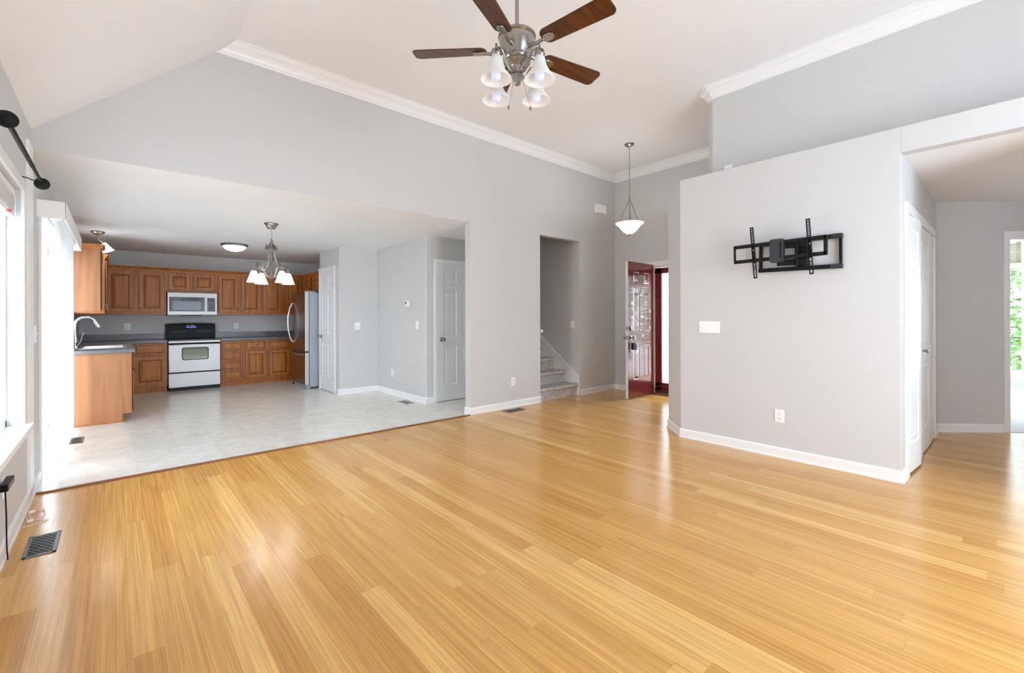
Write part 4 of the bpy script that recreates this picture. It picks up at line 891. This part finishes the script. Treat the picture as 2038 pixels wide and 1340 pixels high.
plate('light_switch', 'white light switch right of the pantry door', 'light switch', (2.975, YBc, 1.095), 0, 0.095, 0.120, [('toggle', -0.022, 0), ('toggle', 0.022, 0)], 'light switches')
plate('light_switch', 'white light switch near the outer pantry wall corner', 'light switch', (XD, 5.843, 1.123), RR, 0.080, 0.118, [('rocker', 0, 0)], 'light switches')
plate('light_switch', 'white light switch between the tall window and sliding door', 'light switch', (XL, 4.735, 1.125), RL, 0.105, 0.125, [('toggle', -0.024, 0), ('toggle', 0.024, 0)], 'light switches')
th_ = thing('thermostat', 'small white thermostat high on the pantry wall', 'thermostat', (XD, 6.135, 1.443), RR)
MB().box((-0.055, -0.022, -0.045), (0.055, 0, 0.045)).build('housing', M['plastic'], th_, 0.006); MB().box((-0.035, -0.024, 0.0), (0.015, -0.021, 0.030)).build('screen', M['keygrey'], th_)
dc = thing('door_chime', 'white door chime box high on the partition wall', 'door chime', (6.005, Y1, 3.013), 0)
MB().box((-0.125, -0.055, -0.070), (0.125, 0, 0.070)).build('cover', M['plastic'], dc, 0.006)

# ------------------------------------------------------------------ floor registers
def vent(label, cx, cy, lx, ly, frame, pat):
    t = thing('floor_vent', label, 'floor vent', (cx, cy, 0), 0, 'floor registers')
    hx, hy = lx / 2, ly / 2; bw = 0.018
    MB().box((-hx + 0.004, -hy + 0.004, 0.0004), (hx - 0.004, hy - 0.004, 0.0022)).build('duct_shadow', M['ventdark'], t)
    m = MB().box((-hx, -hy, 0), (hx, -hy + bw, 0.005)).box((-hx, hy - bw, 0), (hx, hy, 0.005)).box((-hx, -hy, 0), (-hx + bw, hy, 0.005)).box((hx - bw, -hy, 0), (hx, hy, 0.005)); m.build('frame', frame, t, 0.002)
    g = MB(); ix, iy = hx - bw, hy - bw; n = 7 if ly > lx else 4; k = 4 if ly > lx else 7
    for i in range(k):
        for j in range(n):
            x = -ix + (i + 0.5) * 2 * ix / k; y = -iy + (j + 0.5) * 2 * iy / n; a, b = ix / k, iy / n
            for s1 in (-1, 1):
                dx, dy = a, b * s1; l = math.hypot(dx, dy); nx, ny = -dy / l * 0.0022, dx / l * 0.0022
                g.prism([(x - dx - nx, y - dy - ny), (x + dx - nx, y + dy - ny), (x + dx + nx, y + dy + ny), (x - dx + nx, y - dy + ny)], 0.0015, 0.0045)
    g.build('grille', frame, t)
vent('dark grey patterned floor register in the foreground by the window wall', -0.302, 3.541, 0.128, 0.310, M['vent'], 0)
vent('grey patterned floor register near the vertical blinds', -0.296, 6.316, 0.104, 0.300, M['vent'], 0)
vent('pale floor register on the vinyl beside the pantry wall', 3.166, 5.912, 0.140, 0.280, M['ventlight'], 0)
vent('grey floor register on the planks below the partition outlet', 3.960, 4.428, 0.300, 0.140, M['vent'], 0)

# ------------------------------------------------------------------ television mount
tv = thing('tv_mount', 'tilted black articulating television mount on the right wall', 'television mount', (XT, 1.30, 1.78), -PI / 2)
# local: x along -Y (right in view), y: -0 at wall, negative into the room
def P(yw, zw): return (1.30 - yw, zw - 1.78)
def bar(mb, a, b, t, y0, y1):
    d = Vector((b[0] - a[0], b[1] - a[1])); l = d.length; d /= l; n = Vector((-d.y, d.x)) * t / 2
    mb.prism([(a[0] - n.x, a[1] - n.y), (b[0] - n.x, b[1] - n.y), (b[0] + n.x, b[1] + n.y), (a[0] + n.x, a[1] + n.y)], y0, y1, 'Y'); return mb
A_, B_, Cc, D_ = P(1.540, 1.648), P(1.536, 1.880), P(0.925, 1.640), P(0.925, 1.882)
m = MB(); bar(m, A_, Cc, 0.034, -0.040, -0.004); bar(m, B_, D_, 0.034, -0.040, -0.004); bar(m, (A_[0] + 0.012, A_[1]), (B_[0] + 0.012, B_[1]), 0.022, -0.032, 0.0); bar(m, (Cc[0] - 0.009, Cc[1]), (D_[0] - 0.009, D_[1]), 0.018, -0.032, 0.0)
m.build('wall_frame', M['mountblack'], tv, 0.003)
for c_ in (Cc, D_): m = MB(); bar(m, (c_[0] - 0.075, c_[1]), (c_[0] + 0.006, c_[1]), 0.038, -0.044, -0.002); m.build('end_cap', M['mountgrey'], tv, 0.006)
yf0, yf1 = -0.160, -0.135
E0, E1, F0, F1 = P(1.703, 1.728), P(1.705, 1.860), P(0.998, 1.738), P(0.998, 1.868)
m = MB(); bar(m, E0, F0, 0.030, yf0, yf1); bar(m, E1, F1, 0.030, yf0, yf1); bar(m, (E0[0] + 0.006, E0[1] - .012), (E1[0] + 0.006, E1[1] + .012), 0.012, yf0, yf1); bar(m, (F0[0] - 0.006, F0[1] - .012), (F1[0] - 0.006, F1[1] + .012), 0.024, yf0, yf1)
m.build('screen_frame', M['mountblack'], tv, 0.002)
def rail(a, b, w_):
    # upright hook rail with a row of square holes in its upper part and two slots at the bottom
    d = Vector((b[0] - a[0], b[1] - a[1])); L_ = d.length; ang = math.atan2(d.y, d.x)
    T = Matrix.Translation((a[0], 0, a[1])) @ Matrix.Rotation(-ang, 4, 'Y')
    m = MB(T); y0, y1 = -0.176, -0.160
    m.box((0, y0, -w_ / 2), (L_, y1 + 0.0, -w_ / 2 + 0.0055)); m.box((0, y0, w_ / 2 - 0.0055), (L_, y1, w_ / 2))
    holes = [(0.012 + i * 0.0185, 0.0105) for i in range(9)] + [(0.195, 0.014), (0.318, 0.026), (0.352, 0.014), (L_ - 0.080, 0.068)]
    xs = 0.0
    for h0, hl in holes:
        m.box((xs, y0 + 0.010, -w_ / 2), (h0, y1, w_ / 2)); xs = h0 + hl
    m.box((xs, y0 + 0.010, -w_ / 2), (L_, y1, w_ / 2))
    return m.build('bracket_rail', M['mountblack'], tv)
rail(P(1.548, 2.021), P(1.516, 1.570), 0.026); rail(P(1.121, 2.027), P(1.095, 1.577), 0.028)
b0, b1 = P(1.402, 1.695), P(1.296, 1.892)
m = MB().prism(rr_poly(b0[0], b0[1], b1[0], b1[1], 0.016), -0.182, -0.128, 'Y'); hd = m.build('pivot_cover', M['mountgrey'], tv, 0.006)
MB().box((b1[0] - 0.026, -0.186, b0[1] + 0.03), (b1[0] - 0.014, -0.180, b1[1] - 0.03)).build('latch', M['mountblack'], hd, 0.003)
for (xx, zz) in ((b0[0] + .018, b1[1] - .03), (b1[0] - .03, b1[1] - .02), (b0[0] + .018, b0[1] + .025), (b1[0] - .03, b0[1] + .025)): MB().lathe([(0.001, 0), (0.006, 0), (0.006, -0.003), (0.001, -0.004)], (xx, -0.182, zz), 10, 'Y').build('screw', M['slot'], hd)
for zz in (1.835, 1.690):
    m = MB(); q0, q1 = P(1.36, zz), P(1.15, zz)
    m.prism([(q0[0], -0.135), (q0[0], -0.105), (q1[0], -0.055), (q1[0], -0.090)], q0[1] - 0.022, q0[1] + 0.028, 'Z'); m.build('swing_arm', M['mountblack'], tv, 0.004)
q1 = P(1.165, 1.75)
m = MB().box((q1[0] - 0.030, -0.06, -0.130), (q1[0] + 0.010, 0.0, 0.110)); m.box((q1[0] - 0.075, -0.03, -0.12), (q1[0] + 0.01, 0.0, 0.10)); m.build('wall_hinge', M['mountblack'], tv, 0.004)
q2 = P(1.22, 1.82); MB().cyl((q2[0], -0.10, -0.12), (q2[0], -0.10, 0.08), 0.014, 14).build('pivot_post', M['mountblack'], tv)

# ------------------------------------------------------------------ curtain rod, blinds
cr = thing('curtain_rod', 'short black curtain rod with round finials above the left window', 'curtain rod', (-0.345, 3.50, 2.086))
ra, rb = -0.645, 0.585
MB().cyl((0, ra, 0), (0, rb, 0.008), 0.0085, 12).cyl((0, ra, 0), (0, 0.15, 0.004), 0.0105, 12).build('rod', M['mountblack'], cr)
for y_, s_ in ((ra, -1), (rb, 1)):
    m = MB(); m.lathe([(0.001, 0.012 * s_), (0.018, 0.010 * s_), (0.028, 0.002 * s_), (0.036, -0.004 * s_), (0.037, -0.012 * s_), (0.026, -0.018 * s_), (0.010, -0.022 * s_), (0.001, -0.022 * s_)], (0, y_ + 0.010 * s_, 0.004), 28, 'Y'); m.build('finial', M['mountblack'], cr)
for y_ in (ra + 0.05, rb - 0.04): MB().tube([(-0.098, y_ - 0.03, 0.02), (-0.060, y_ - 0.02, 0.018), (-0.02, y_, 0.004), (0.0, y_, -0.012)], 0.0035, 8).build('bracket', M['mountblack'], cr)
rbld = thing('raised_blind', 'white mini-blind bunched at the top of the left window', 'window blind', (XL - 0.045, 3.5375, 1.86))
MB().box((-0.02, -0.55, 0.135), (0.025, 0.55, 0.175)).build('headrail', M['plastic'], rbld, 0.003)
m = MB(); rnd = random.Random(5)
for k in range(16):
    zz = 0.022 + k * 0.0072; sl_ = rnd.uniform(-0.004, 0.004); m.prism([(-0.020, zz + sl_), (0.0, zz + 0.003), (0.022, zz - sl_), (0.022, zz - sl_ + 0.002), (0.0, zz + 0.005), (-0.020, zz + sl_ + 0.002)], -0.545, 0.545, 'Y')
m.build('slats', M['slatwhite'], rbld)
MB().box((-0.018, -0.545, 0.0), (0.020, 0.545, 0.018)).build('bottom_rail', M['plastic'], rbld, 0.003)
MB().tube([(0.03, 0.50, 0.14), (0.034, 0.505, -0.2), (0.032, 0.50, -0.9)], 0.0025, 6).build('tilt_wand', M['plastic'], rbld)
MB().lathe([(0.001, 0.01), (0.012, 0.006), (0.013, -0.006), (0.001, -0.01)], (0.034, 0.24, -0.01), 10).build('warning_tag', mat('red_tag', (196, 70, 50), 0.5), rbld)
vb = thing('vertical_blind', 'white vertical blinds with valance drawn back over the sliding door', 'vertical blinds', (XL, 5.945, 0))
m = MB()
m.box((0.150, -1.085, 2.000), (0.158, 1.085, 2.140)).box((0.0, -1.085, 2.000), (0.158, -1.077, 2.140)).box((0.0, 1.077, 2.000), (0.158, 1.085, 2.140)).box((0.0, -1.085, 2.132), (0.158, 1.085, 2.140))
m.build('valance', M['plastic'], vb, 0.003)
MB().box((0.06, -1.06, 2.055), (0.105, 1.06, 2.09)).build('headrail', M['trim'], vb)
for k in range(23):
    y_ = -0.64 + k * 0.0740; an = math.radians(14 if k > 3 else 24)
    dx, dy = math.sin(an) * 0.044, math.cos(an) * 0.044
    v = MB(); n = 4; pts = []
    for i in range(n + 1):
        s_ = -1 + 2 * i / n; bow = 0.006 * (1 - s_ * s_)
        pts.append((0.083 + dx * s_ + bow * math.cos(an), y_ + dy * s_ - bow * math.sin(an)))
    pp = pts + [(p[0] + 0.0008, p[1]) for p in pts[::-1]]
    v.prism(pp, 0.03, 2.06); v.build('vane', M['vane'], vb)

# ------------------------------------------------------------------ bedroom blind
bb = thing('window_blind', 'lowered white mini-blind in the bedroom window', 'window blind', (10.72, 0.21, 0.33))
def bblind(mb_y0, mb_y1):
    m = MB()
    for k in range(78):
        zz = 0.03 + k * 0.027; m.box((-0.008, mb_y0, zz), (0.010, mb_y1, zz + 0.0015))
    return m
bblind(-0.20, 0.20).build('slats', M['slatwhite'], bb)
MB().box((-0.02, -0.2, 2.07), (0.02, 0.2, 2.12)).build('headrail', M['plastic'], bb); MB().box((-0.012, -0.2, 0.0), (0.014, 0.2, 0.02)).build('bottom_rail', M['plastic'], bb)
# ------------------------------------------------------------------ cords by the window wall
cd = thing('charging_cable', 'thin white charging cables with plugs on the floor by the baseboard', 'cable', (0, 0, 0))
m = MB(); r_ = 0.0022
m.tube([(-0.418, 4.20, 0.004), (-0.405, 4.10, 0.004), (-0.39, 4.02, 0.004), (-0.345, 3.97, 0.004), (-0.312, 3.955, 0.004), (-0.33, 3.93, 0.004), (-0.38, 3.90, 0.004), (-0.412, 3.905, 0.004)], r_, 6)
m.tube([(-0.415, 4.10, 0.004), (-0.405, 3.99, 0.004), (-0.385, 3.965, 0.004), (-0.35, 4.00, 0.006), (-0.335, 4.08, 0.006), (-0.345, 4.165, 0.004), (-0.372, 4.175, 0.005), (-0.388, 4.17, 0.006)], r_, 6)
m.build('cord', M['cable'], cd)
MB().box((-0.412, 4.150, 0.0), (-0.386, 4.180, 0.012)).build('plug', M['plastic'], cd, 0.003)
MB().box((-0.402, 3.975, 0.0), (-0.378, 4.008, 0.012)).build('plug', M['plastic'], cd, 0.003)
ad = thing('power_adapter', 'black power adapter plugged in below the window sill', 'power adapter', (XL, 3.53, 0.385), PI / 2)
MB().box((-0.16, -0.036, -0.018), (0.03, -0.004, 0.018)).build('brick', M['black'], ad, 0.005)
MB().tube([(-0.12, -0.02, -0.016), (-0.13, -0.025, -0.15), (-0.10, -0.022, -0.30), (-0.12, -0.028, -0.375)], 0.003, 6).build('cord', M['black'], ad)
plate('outlet', 'white outlet behind the black adapter below the window sill', 'outlet', (XL, 3.50, 0.36), RL, 0.075, 0.115, SO, 'wall outlets')
